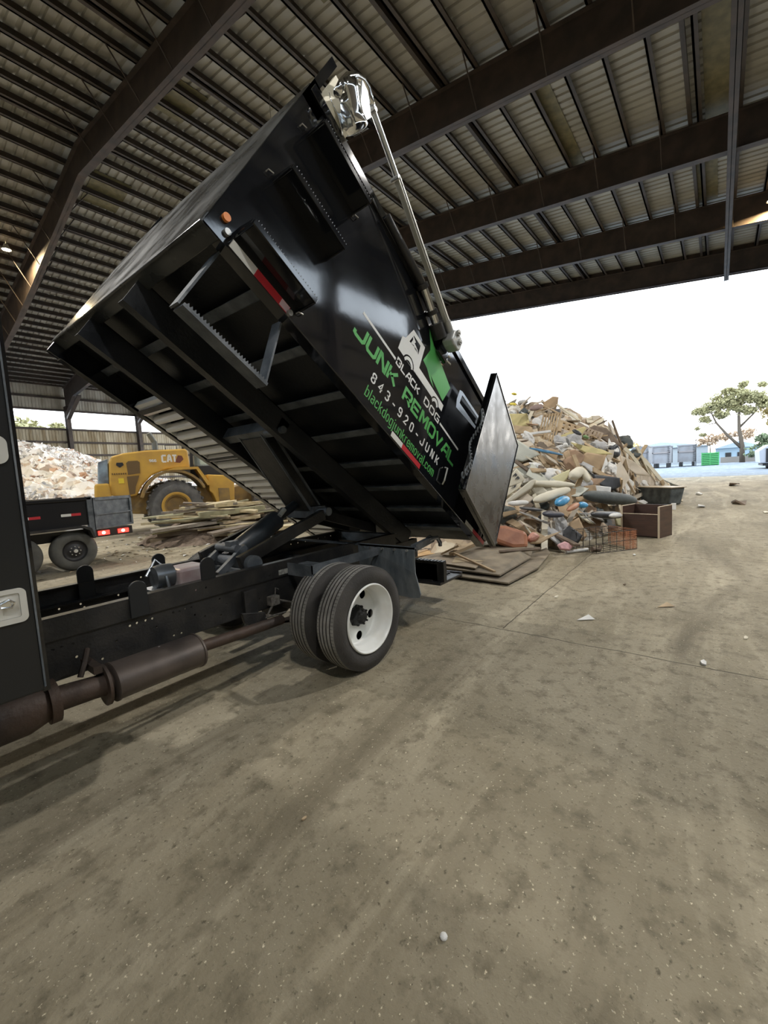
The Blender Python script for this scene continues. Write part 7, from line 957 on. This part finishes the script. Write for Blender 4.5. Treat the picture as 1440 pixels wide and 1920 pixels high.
# wheels
def bigwheel(cx, yy, sg):
    s = MB(); R, Wd = .87, .66
    prof = [(.02,.46),(.0,.52),(-.01,.62),(.02,.74),(.06,.80),(.10,.85),(.33,.87),(.56,.85),(.62,.78),(.66,.6),(.64,.46)]
    s.lathe([(sg*a, r) for a, r in prof], (cx, yy, R), 'Y', 56)
    for k in range(26):
        a = 2*PI*k/26; s.hexa([Vector((cx+r*math.cos(a+da), yy+sg*w_, R+r*math.sin(a+da))) for r, h in ((.84,0),(.895,1)) for (w_, da) in ((.03,-.045),(.34,-.0),(.34,.07),(.03,.03))])
    t = s.build('tire', ltyre, ld, smooth=40)
    r_ = MB(); r_.lathe([(sg*.0,.47),(-sg*.01,.44),(sg*.03,.40),(sg*.05,.33),(sg*.14,.30),(sg*.16,.29),(sg*.18,.001)], (cx, yy, R), 'Y', 40); r_.build('wheel_rim', yel2, t, smooth=40)
    r_ = MB(); r_.lathe([(-sg*.014,.47),(-sg*.02,.43),(sg*.0,.38)], (cx, yy, R), 'Y', 40); r_.build('rim_ring', yel, t, smooth=True)
for cx in (4.36, 7.9):
    bigwheel(cx, LY, 1); bigwheel(cx, LY+2.6, -1)
# cab
lprism('cab_body', [(4.95,1.85),(4.98,2.2),(6.5,2.2),(6.5,1.75),(5.4,1.75)], LY+.5, LY+2.1, lblk)
for nm, poly, m in (('cab_pillar', [(4.98,2.2),(5.05,3.3),(5.13,3.3),(5.08,2.2)], lblk), ('cab_pillar', [(6.45,2.2),(6.3,3.3),(6.22,3.3),(6.37,2.2)], lblk)):
    lprism(nm, poly, LY+.5, LY+.58, m); lprism(nm, poly, LY+2.02, LY+2.1, m)
lprism('cab_roof', [(4.9,3.3),(4.9,3.45),(6.5,3.45),(6.5,3.3)], LY+.4, LY+2.2, lblk, bev=.04)
gl = mat('cab_glass', (.75,.85,.80), .05, trans=.9); lprism('cab_window', [(5.12,2.22),(5.15,3.28),(6.2,3.28),(6.34,2.22)], LY+.53, LY+.545, gl)
lprism('front_frame', [(6.2,.7),(6.3,1.35),(7.0,1.5),(7.6,1.9),(8.0,1.9),(8.4,.9),(7.0,.55)], LY+.7, LY+1.9, yel2, bev=.04)
for yy in (LY+.75, LY+1.65): s = MB(); s.beam((7.6,yy,1.8), (9.9,yy,.5), .12, .38, up=(0,0,1)); s.build('lift_arm', yel, ld)
lprism('bucket', [(9.7,.1),(9.75,1.1),(10.1,1.35),(10.5,1.2),(10.2,.6),(11.2,.12),(11.2,.05),(9.9,.05)], LY-.15, LY+2.75, yel2)
s = MB(); s.tube([(4.02,LY+1.2,2.75),(4.02,LY+1.2,3.15)], .09, 14); s.tube([(4.02,LY+1.2,3.1),(3.86,LY+1.15,3.42)], .085, 14); s.build('exhaust_stack', mat('stack_grey', (.14,.16,.16), .5), ld, smooth=40)
s = MB(); s.box(3.7,4.4,LY+1.0,LY+1.6,2.76,2.84); s.tube([(4.25,LY+.5,2.8),(4.25,LY+.5,2.95),(4.6,LY+.5,2.95),(4.6,LY+.5,2.8)], .02, 6); s.build('hood_rail', lblk, ld)
# hood panels and marks
yh = LY+.245
lprism('vent_panel', [(3.06,1.98),(3.04,2.36),(3.10,2.42),(3.36,2.43),(3.42,2.38),(3.40,2.02)], yh-.006, yh, mat('vent_brown', (.16,.10,.04), .7)); lprism('vent_panel', [(3.04,1.34),(3.02,1.93),(3.37,1.95),(3.32,1.80),(3.24,1.60),(3.20,1.36)], yh-.006, yh, mat('vent_brown', (.16,.10,.04), .7))
lprism('hood_emblem', [(4.46,2.34),(4.58,2.58),(4.70,2.56),(4.74,2.44),(4.62,2.32)], yh-.003, yh, mat('emblem_maroon', (.16,.05,.03), .5))
def ltext(txt, x0, z0, h, wd, cw, m, nm, lab):
    mb = MB()
    for i, c in enumerate(txt):
        for pl in GLX[c]:
            for (a, b), (c2, d2) in zip(pl, pl[1:]): mb.beam((x0+(i*1.22+a)*cw, yh-.008, z0+b*h), (x0+(i*1.22+c2)*cw, yh-.008, z0+d2*h), .006, wd, up=(-(d2-b)*h, 0, (c2-a)*cw))
    tag(mb.build(nm, m, ld), lab)
GLX = {'C': [[(.95,.95),(.05,.95),(.05,.05),(.95,.05)]], 'A': [[(.05,0),(.35,1),(.65,1),(.95,0)],[(.2,.35),(.8,.35)]], 'T': [[(0,.95),(1,.95)],[(.5,.95),(.5,0)]], '9': [[(.1,.05),(.9,.05),(.9,.95),(.1,.95),(.1,.5),(.9,.5)]], '6': [[(.9,.95),(.1,.95),(.1,.05),(.9,.05),(.9,.5),(.1,.5)]],
 '8': [[(.1,.5),(.1,.95),(.9,.95),(.9,.05),(.1,.05),(.1,.5),(.9,.5)]], '1': [[(.5,0),(.5,1)]], '0': [[(.1,.05),(.9,.05),(.9,.95),(.1,.95),(.1,.05)]], 'W': [[(0,1),(.25,0),(.5,.7),(.75,0),(1,1)]]}
ltext('CAT', 4.08, 2.36, .23, .055, .13, white_vinyl, 'maker_letters', 'white letters CAT on the hood')
ltext('966', 3.70, 2.38, .075, .022, .06, white_vinyl, 'model_number', 'white number 966 on the hood')
s = MB(); s.slab([(2.78,yh-.004,2.38),(2.95,yh-.004,2.38),(2.97,yh-.004,2.30),(2.86,yh-.004,2.22),(2.76,yh-.004,2.30)], .003); s.build('side_emblem', lblk, ld)
s = MB(); s.box(2.78,2.93,yh-.004,yh,1.72,1.88); s.build('warning_label', mat('label_yellow', (.85,.65,.05), .5), ld)
for k in range(7): s = MB(); s.box(2.62+.06*k,2.655+.06*k,yh-.004,yh,2.0,2.05); s.build('number_mark', mat('vent_brown', (.16,.10,.04), .7), ld)

# ============================================================ TRAILER
tr = empty('dump_trailer', (-1.2, 8.6, 0), 'black dump trailer with an open rear door between truck and loader', 'trailer')
def tbox(nm, x0, x1, y0, y1, z0, z1, m=None, par=None, bev=0): s = MB(); s.box(x0, x1, y0, y1, z0, z1); return s.build(nm, m or trm, par or tr, bevel=bev)
trm = mat('trailer_black', (.012,.012,.014), .3, bump=.1, bscale=5)
sd_ = tbox('trailer_side', -4.2, .52, 7.66, 7.70, .86, 1.36); tbox('trailer_side', -4.2, .52, 9.55, 9.60, .86, 1.36); tbox('trailer_floor', -4.2, .5, 7.7, 9.55, .72, .78); tbox('front_board', -4.2, -4.15, 7.7, 9.55, .78, 1.36)
tbox('top_rail', -4.2, .55, 7.62, 7.72, 1.35, 1.41, bev=.01); tbox('top_rail', -4.2, .55, 9.53, 9.63, 1.35, 1.41, bev=.01); tbox('corner_post', .47, .56, 7.62, 7.74, .62, 1.42, black_dust); tbox('corner_post', .47, .56, 9.52, 9.64, .62, 1.42)
s = MB(); s.prism([(-1.35,.60),(-1.30,.83),(-1.2,.86),(.34,.86),(.46,.80),(.50,.60),(.47,.60),(.42,.76),(.32,.82),(-1.18,.82),(-1.26,.76),(-1.3,.60)], .26, lambda a, b, t: Vector((a, 7.45+t, b))); s.build('trailer_fender', frame_black, tr)
tbox('trailer_frame', -4.2, .5, 7.85, 7.97, .58, .72); tbox('trailer_frame', -4.2, .5, 9.2, 9.32, .58, .72)
def trw(cx, yy, sg):
    s = MB(); R = .385; s.lathe([(sg*a, r) for a, r in ((.02,.20),(.0,.23),(-.01,.30),(.01,.35),(.04,.38),(.12,.386),(.19,.38),(.22,.33),(.22,.2))], (cx, yy, R), 'Y', 48); t = s.build('tire', mat('trailer_tyre', (.075,.075,.07), .8, col2=(.11,.11,.10), vscale=6), tr, smooth=True)
    s = MB(); s.lathe([(sg*.01,.205),(sg*.03,.19),(sg*.06,.17),(sg*.05,.12),(sg*.02,.06),(sg*.01,.001)], (cx, yy, R), 'Y', 32); r_ = s.build('wheel_rim', lblk, t, smooth=True)
    s = MB(); s.cyl((cx, yy+sg*.0, R), (cx, yy-sg*.03, R), .035, n=14)
    s.build('hub_cap', latch_metal, r_ if False else t, smooth=40)
    for k in range(8): a = 2*PI*k/8; s = MB(); s.cyl((cx+.085*math.cos(a), yy+sg*.02, R+.085*math.sin(a)), (cx+.085*math.cos(a), yy-sg*.005, R+.085*math.sin(a)), .010, n=6); s.build('lug_nut', latch_metal, t)
for cx in (.19, -.68): trw(cx, 7.62, 1)
for (x0, x1, m_, nm) in ((.04,.20,tape_white,'w'),(.20,.36,tape_red,'r'),(-.44,-.27,tape_red,'r'),(-.6,-.44,tape_white,'w')): tbox('reflective_tape', x0, x1, 7.655, 7.662, 1.06, 1.11, m_)
def GD(a, z, t=0): dd = Vector((.87,.44,0)).normalized(); nn = Vector((dd.y,-dd.x,0)); return Vector((.56,7.68,0))+dd*a+nn*t+Vector((0,0,z))
s = MB(); s.box(0,.96,.0,.02,.76,1.38, lambda a,y,z: GD(a,z,y)); gd = s.build('rear_door', black_dust, tr)
s = MB()
for a0, a1, z0, z1 in ((0,.05,.76,1.39),(.91,.96,.76,1.39),(0,.96,1.33,1.39),(0,.96,1.03,1.06),(0,.96,.75,.79)): s.box(a0,a1,.0,.05,z0,z1, lambda a,y,z: GD(a,z,y))
s.build('door_frame', black_dust, gd)
tbox('rear_bumper', .56, 1.28, 7.75, 9.5, .58, .74, frame_black)
tl = mat('tail_light_lit', (.8,.02,.02), .3, emit=((1,.03,.02), 3.5)); tl2 = mat('tail_light_core', (1,.5,.4), .3, emit=((1,.45,.3), 9))
for x in (.74, 1.10): tbox('tail_light', x-.10, x+.10, 7.73, 7.755, .615, .70, tl); s = MB(); s.cyl((x-.01,7.728,.66),(x-.01,7.715,.66), .03, n=14); s.build('tail_light_bulb', tl2, tr)

# ============================================================ WOOD PILE
wmats = [mat('lumber_'+k, c, .75, col2=tuple(x*.7 for x in c), vscale=5, bump=.2, bscale=25, stretch=(1,1,1)) for k, c in (('new',(.62,.52,.32)),('grey',(.30,.26,.21)),('old',(.20,.16,.12)),('tan',(.46,.37,.25)),('green',(.40,.38,.24)))]
random.seed(21)
vd = Vector((.62,-.78,0))   # most boards lie across the view
pile = MB(); 
for i in range(26):
    for j in range(20):
        x = 2.2+5.2*i/25; y = 7.6+4.0*j/19; r = ((x-4.6)/2.5)**2+((y-9.6)/1.9)**2; pile.v.append((x, y, max(-.02, .66*(1-r)+.12*noise.noise(Vector((x*3,y*3,0))))))
for i in range(25):
    for j in range(19): a = i*20+j; pile.f.append((a,a+20,a+21,a+1)); pile.mi.append(0)
tag(pile.build('bark_debris', mat('bark', (.13,.095,.07), .9, col2=(.24,.18,.13), vscale=9, bump=.8, bscale=20)), 'brown bark and splinter debris under the stacked lumber', 'wood debris', kind='stuff')
feat = [((3.9,8.9,.92),(6.4,8.5,.86),.14,.10,0,'long new pale beam on top of the lumber pile'),((3.3,8.7,.72),(5.0,8.2,.76),.20,.14,4,'thick greenish beam just below the long pale beam'),((2.6,8.5,.90),(4.0,8.1,.80),.03,.03,2,'thin rusty rod poking out left above the lumber pile'),
        ((5.0,8.4,.62),(5.7,7.9,.80),.10,.30,1,'short grey upright slab on the right of the lumber pile'),((2.4,9.2,.30),(3.9,8.3,.30),.16,.12,2,'dark brown timber at the left foot of the lumber pile'),((3.5,7.7,.14),(5.4,7.3,.22),.16,.14,4,'mossy round log at the front foot of the lumber pile'),
        ((2.35,9.5,.10),(2.7,9.2,.10),.18,.16,3,'short orange tan block left of the lumber pile'),((5.2,7.7,.55),(5.35,7.55,.55),.13,.12,3,'sawn orange tan block end at the right of the lumber pile')]
for a, b, w_, h_, mi, lab in feat: s = MB(); s.beam(a, b, w_, h_); tag(s.build('timber' , wmats[mi], loc=a), lab, 'timber')
pr = []
for k in range(6):
    s = MB(); l = (1.3,1.7,2.2,1.0,1.9,1.5)[k]; s.box(-l/2, l/2, -.06-.02*(k%3), .06+.02*(k%3), -.02-.012*(k%2), .02+.012*(k%2)); pr.append(s.build('loose_plank', wmats[k%5])); 
for i in range(120):
    o = pr[i] if i < 6 else pr[i%6].copy()
    if i >= 6: COL.objects.link(o)
    r = random.random()**.6; a = random.uniform(0, 2*PI); x = 4.75+2.0*r*math.cos(a); y = 9.0+1.6*r*math.sin(a); z = .70*max(0, 1-((x-4.6)/2.5)**2-((y-9.6)/1.9)**2)+.08+random.uniform(0, .2)
    o.location = (x, y, z); o.rotation_euler = (random.uniform(-.15,.15), random.uniform(-.12,.12), -.55+random.gauss(0, .3))
    tag(o, 'loose weathered plank in the lumber pile behind the truck frame', 'plank', 'loose planks in the lumber pile')
# flat litter round the lumber
s = MB()
for i in range(500):
    x = random.gauss(3.0, 2.2); y = random.gauss(9.4, 1.3); r = random.uniform(.02,.10); a = random.uniform(0, PI); s.cur = random.randrange(3)
    s.add([(x+r*math.cos(a), y+r*math.sin(a), .01), (x-r*.3*math.sin(a), y+r*.3*math.cos(a), .03), (x-r*math.cos(a), y-r*math.sin(a), .01), (x+r*.3*math.sin(a), y-r*.3*math.cos(a), .02)], [(0,1,2,3)])
tag(s.build('splinter_litter', [JM['white'], wmats[3], wmats[2]]), 'splinters and paper bits on the floor round the lumber pile', 'litter', kind='stuff')

# ============================================================ WHITE WASTE HEAP by the far wall
wh = palette_mat('waste_paper', [(.80,.81,.83),(.66,.67,.68),(.86,.87,.89),(.62,.54,.48),(.78,.78,.78),(.84,.84,.85),(.74,.74,.75),(.36,.30,.26),(.82,.83,.85),(.74,.72,.70),(.52,.34,.24),(.80,.81,.84)], 2.6, bump=.8)
mb = MB(); nx, ny = 130, 90; x0, x1, y0, y1 = -14, 36, 26, 56.5
for i in range(nx+1):
    for j in range(ny+1):
        x = x0+(x1-x0)*i/nx; y = y0+(y1-y0)*j/ny
        hx = interp(x, [-14,0,8,10,12,14,17,20,30,36], [6.4,6.5,6.5,6.2,5.7,4.6,3.2,2.0,1.0,0]); t = max(0, min(1, (y-30-1.5*noise.noise(Vector((x*.2,0,0))))/20)); h = hx*t**.8
        if h > 0: q = Vector((x*.8, y*.8, 0)); h += .55*noise.noise(q)+.35*noise.noise(q*2.3)+.28*noise.cell(q*1.7)*min(1, h)
        mb.v.append((x+.4*noise.noise(Vector((x, y, 7.))), y, h if t > 0 else -.05))
for i in range(nx):
    for j in range(ny):
        a = i*(ny+1)+j; q = (a, a+ny+1, a+ny+2, a+1)
        if max(mb.v[k][2] for k in q) > 0: mb.f.append(q); mb.mi.append(0)
random.seed(8)
for i in range(5200):   # loose crumpled flaps over the surface
    x = random.uniform(0, 24); t = random.uniform(.02, 1.); y = 30+20*t; h = interp(x, [-14,0,8,10,12,14,17,20,30,36], [6.4,6.5,6.5,6.2,5.7,4.6,3.2,2.0,1.0,0])*t**.8+random.uniform(0,.3); r = random.uniform(.12,.34)
    c = Vector((x, y, h)); n1 = Vector([random.uniform(-1,1) for _ in range(3)]).normalized()*r; n2 = n1.cross(Vector([random.uniform(-1,1) for _ in range(3)])).normalized()*r*.8
    mb.cur = 0; mb.add([c-n1-n2*.4, c+n1*.2-n2, c+n1+n2*.3, c-n1*.1+n2, c+Vector((0,-.15,.12))], [(0,1,4),(1,2,4),(2,3,4),(3,0,4)])
tag(mb.build('waste_heap', wh), 'tall heap of white and brown crumpled waste against the far wall', 'waste heap', kind='stuff')

# ============================================================ OUTDOORS
galv = mat('container_grey', (.25,.26,.28), .6, col2=(.19,.18,.185), vscale=.8, detail=8)
def container(x, yl, yr, z1, lab):
    c = empty('roll_off_container', (x, (yl+yr)/2, 0), lab, 'container', 'grey containers at the yard edge')
    def cb(nm, a, m=galv, **k): s = MB(); s.box(*a); return s.build(nm, m, c, **k)
    cb('container_body', (x, x+6.5, yr, yl, .75, z1)); cb('top_rail', (x-.1, x+6.5, yr-.1, yl+.1, z1-.2, z1)); cb('end_beam', (x-.12, x, yr, yl, z1-1.25, z1-1.05), mat('beam_dark', (.25,.23,.23), .6))
    for y in (yr-.03, yl-.12): cb('corner_post', (x-.12, x, y, y+.15, .75, z1))
    for i in range(9): cb('ladder_rung', (x-.16, x-.1, yr+.0, yr+.35, .95+.3*i, 1.0+.3*i), lblk)
    for y in (yr+.2, yl-.5): cb('container_skid', (x, x+6, y, y+.3, .0, .75), lblk)
    for y in (yr+.15, yl-.45): s = MB(); s.cyl((x+.6, y, .3), (x+.6, y+.3, .3), .3, n=16); s.build('container_wheel', lblk, c)
for k, (x, yl, yr, z1) in enumerate(((83.7,2.0,-.4,3.6), (79,5.2,2.8,3.6), (88,9.2,6.6,4.0))):
    container(x, yl, yr, z1, 'grey roll-off container with a ladder, '+['nearest to the green container','middle of the three','nearest the junk pile'][k])
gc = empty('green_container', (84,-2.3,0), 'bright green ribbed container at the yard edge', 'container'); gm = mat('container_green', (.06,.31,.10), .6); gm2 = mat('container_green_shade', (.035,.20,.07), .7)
s = MB(); s.box(82.5,86.5,-3.4,-1.2,.0,2.05); s.build('container_body', gm2, gc)  # body in a darker green, painting the shade between the ribs
for i in range(7): s = MB(); s.box(82.36,82.5,-3.4,-1.2,.16+.28*i,.32+.28*i); s.build('side_rib', gm, gc)
for y in (-3.42,-2.35,-1.3): s = MB(); s.box(82.38,82.5,y,y+.12,.05,2.1); s.build('upright_rib', gm, gc)
pl = MB(); pl.cyl((83.3,-.45,0), (83.3,-.45,5.9), .05, n=8); tag(pl.build('thin_pole', lblk, loc=(83.3,-.45,0)), 'thin dark pole between grey and green containers', 'pole')
# vehicle at the right edge
vh = empty('white_trailer_van', (50.4,-8,0), 'white box trailer cut off by the right picture edge', 'trailer')
s = MB(); s.prism([(-5.9,.55),(-5.82,1.75),(-6.5,2.25),(-9.5,2.3),(-9.5,.45)], 5, lambda a, b, t: Vector((50.4+t, a, b))); s.build('van_body', mat('van_white', (.5,.53,.6), .4), vh, bevel=.08)
s = MB(); s.box(50.35,50.4,-6.6,-6.3,.6,1.9); s.build('van_window', lblk, vh)
s = MB(); s.cyl((51,-6.6,.33),(51,-6.35,.33),.33,n=18); s.build('van_wheel', lblk, vh); s = MB(); s.box(50.5,55,-9,-6.1,.3,.5); s.build('van_chassis', lblk, vh)
# low buildings beyond
b1 = empty('pale_blue_building', (118,-6,0), 'low pale blue building behind the green container', 'building')
s = MB(); s.box(116,124,-11,-3.4,0,3.0); s.build('wall', mat('bld_blue', (.32,.44,.54), .7), b1); s = MB(); s.prism([(-11.4,3.0),(-7.2,4.4),(-3.0,3.0)], 9, lambda a, b, t: Vector((115.5+t, a, b))); s.build('roof', mat('bld_roof', (.42,.52,.60), .6), b1)
for y in (-10,-8,-6): s = MB(); s.box(115.9,116,y,y+1.0,.9,2.0); s.build('window', lblk, b1)
b2 = empty('grey_shed', (125,4,0), 'long grey shed roof seen over the grey containers', 'building')
s = MB(); s.box(122,134,-2.,16,0,4.0); s.build('wall', mat('shed_wall', (.30,.33,.35), .7), b2); s = MB(); s.prism([(-2.5,4.0),(7,5.6),(16.5,4.0)], 13, lambda a, b, t: Vector((121.5+t, a, b))); s.build('roof', mat('shed_roof', (.36,.41,.46), .6), b2)
b3 = MB(); b3.box(104,106,-20,-4,0,1.1); tag(b3.build('low_wall', mat('low_wall', (.24,.22,.20), .9), loc=(104,-12,0)), 'low brown wall behind the green container', 'wall')
# trees
def tree_mats(nm, c): return mat(nm, c, .8, col2=tuple(x*.6 for x in c), vscale=.8)
bark_m = mat('tree_bark', (.10,.08,.06), .9)
def tree(x, y, H_, limbs, blobs, leafm, lab, nleaf=2600, ls=.28, nm='broadleaf_tree', grp=None):
    r = empty(nm, (x, y, 0), lab, 'tree', grp); s = MB()
    for pts, r0 in limbs: s.tube([Vector((x+a, y+b, c)) for a, b, c in pts], [r0*(1-.7*i/(len(pts)-1)) for i in range(len(pts))], 7)
    s.build('trunk', bark_m, r, smooth=True)
    f_ = MB(); tot = sum(q[3]**2 for q in blobs)
    for (bx, by_, bz, br) in blobs:
        for i in range(int(nleaf*br*br/tot)):
            d = Vector([random.gauss(0, 1) for _ in range(3)]).normalized()*br*random.uniform(.35, 1.); d.z *= .62
            c = Vector((x+bx, y+by_, bz))+d
            if noise.noise(c*.75) < -.16: continue
            a = Vector([random.uniform(-1,1) for _ in range(3)]).normalized(); b = a.cross(Vector([random.uniform(-1,1) for _ in range(3)])).normalized(); q = ls*random.uniform(.6,1.4)
            f_.add([c-a*q-b*q*.5, c+a*q-b*q*.5, c+a*q+b*q*.5, c-a*q+b*q*.5], [(0,1,2,3)])
    f_.build('foliage', leafm, r, recalc=False)
random.seed(31)
olive = tree_mats('olive_leaves', (.42,.39,.20)); dk = tree_mats('dark_leaves', (.20,.25,.14)); gold = tree_mats('gold_leaves', (.60,.48,.20))
bl = [(0,.8,12.2,2.2),(0,2.6,11.0,1.9),(0,4.6,10.6,1.9),(0,6.2,10.0,1.5),(0,-1.4,11.6,1.9),(0,-3.0,10.4,1.6),(0,-.4,9.4,1.6),(0,3.0,9.0,1.4),(0,5.4,8.4,1.2),(0,-.2,14.0,1.1),(0,-2.5,13.6,.8),(0,2.2,13.2,1.1),(0,6.6,7.0,.8),(0,5.8,5.6,.6),(0,1.2,10.4,1.5),(0,3.9,12.4,1.1)]
tree(98.7, -7.0, 14, [([(0,0,0),(0,.05,3),(0,.5,6),(0,.6,8.5),(0,.3,11)], .45), ([(0,.1,2.6),(0,2.2,5.2),(0,3.8,7.6),(0,4.6,9.6)], .30), ([(0,.4,6.5),(0,-1.4,8.6),(0,-2.6,10.2)], .2), ([(0,3.8,7.6),(0,5.4,7.4),(0,6.5,5.4)], .1)], bl, olive, 'tall spreading olive green tree standing behind the green container', 17000, .15)
tree(101, -11.0, 12, [([(0,0,0),(0,.1,4),(0,.4,8)], .3)], [(0,0,9,2.2),(0,.8,11,1.4),(0,-.6,6.5,1.8)], gold, 'golden leafed tree cut off by the right picture edge', 1500, .2)
tree(112, -2.5, 6, [([(0,0,0),(0,.2,4)], .2)], [(0,0,5.0,1.9),(0,2,4.6,1.2),(0,-2.4,5.2,1.7),(0,-5.5,5.6,2.0)], tree_mats('russet_leaves', (.58,.42,.28)), 'low russet trees behind the leaning trunk', 1600, .2)
tree(95, -10.0, 5, [([(0,0,0),(0,.1,2)], .2)], [(0,0,2.2,2.0),(0,1.8,1.8,1.6),(0,.3,4.0,1.4),(0,-2,3.0,2.4)], dk, 'dark green bushes at the foot of the spreading tree', 2600, .22, 'bush')
tree(154, 18.5, 9, [([(0,0,0),(0,0,6)], .3)], [(0,0,5.5,3.4),(0,2.2,7.4,2.2),(0,-2.5,4.6,2.4)], gold, 'small golden tree beyond the shoulder of the junk pile', 1500, .35)
tree(19, 84, 14, [([(0,0,0),(-.5,0,8)], .35), ], [(-4,0,12,3.2),(-1,0,11,2.6),(-6,0,10,3),(1.2,0,12.6,1.2)], olive, 'olive tree outside seen through the open strip of the far wall', 2600, .3)
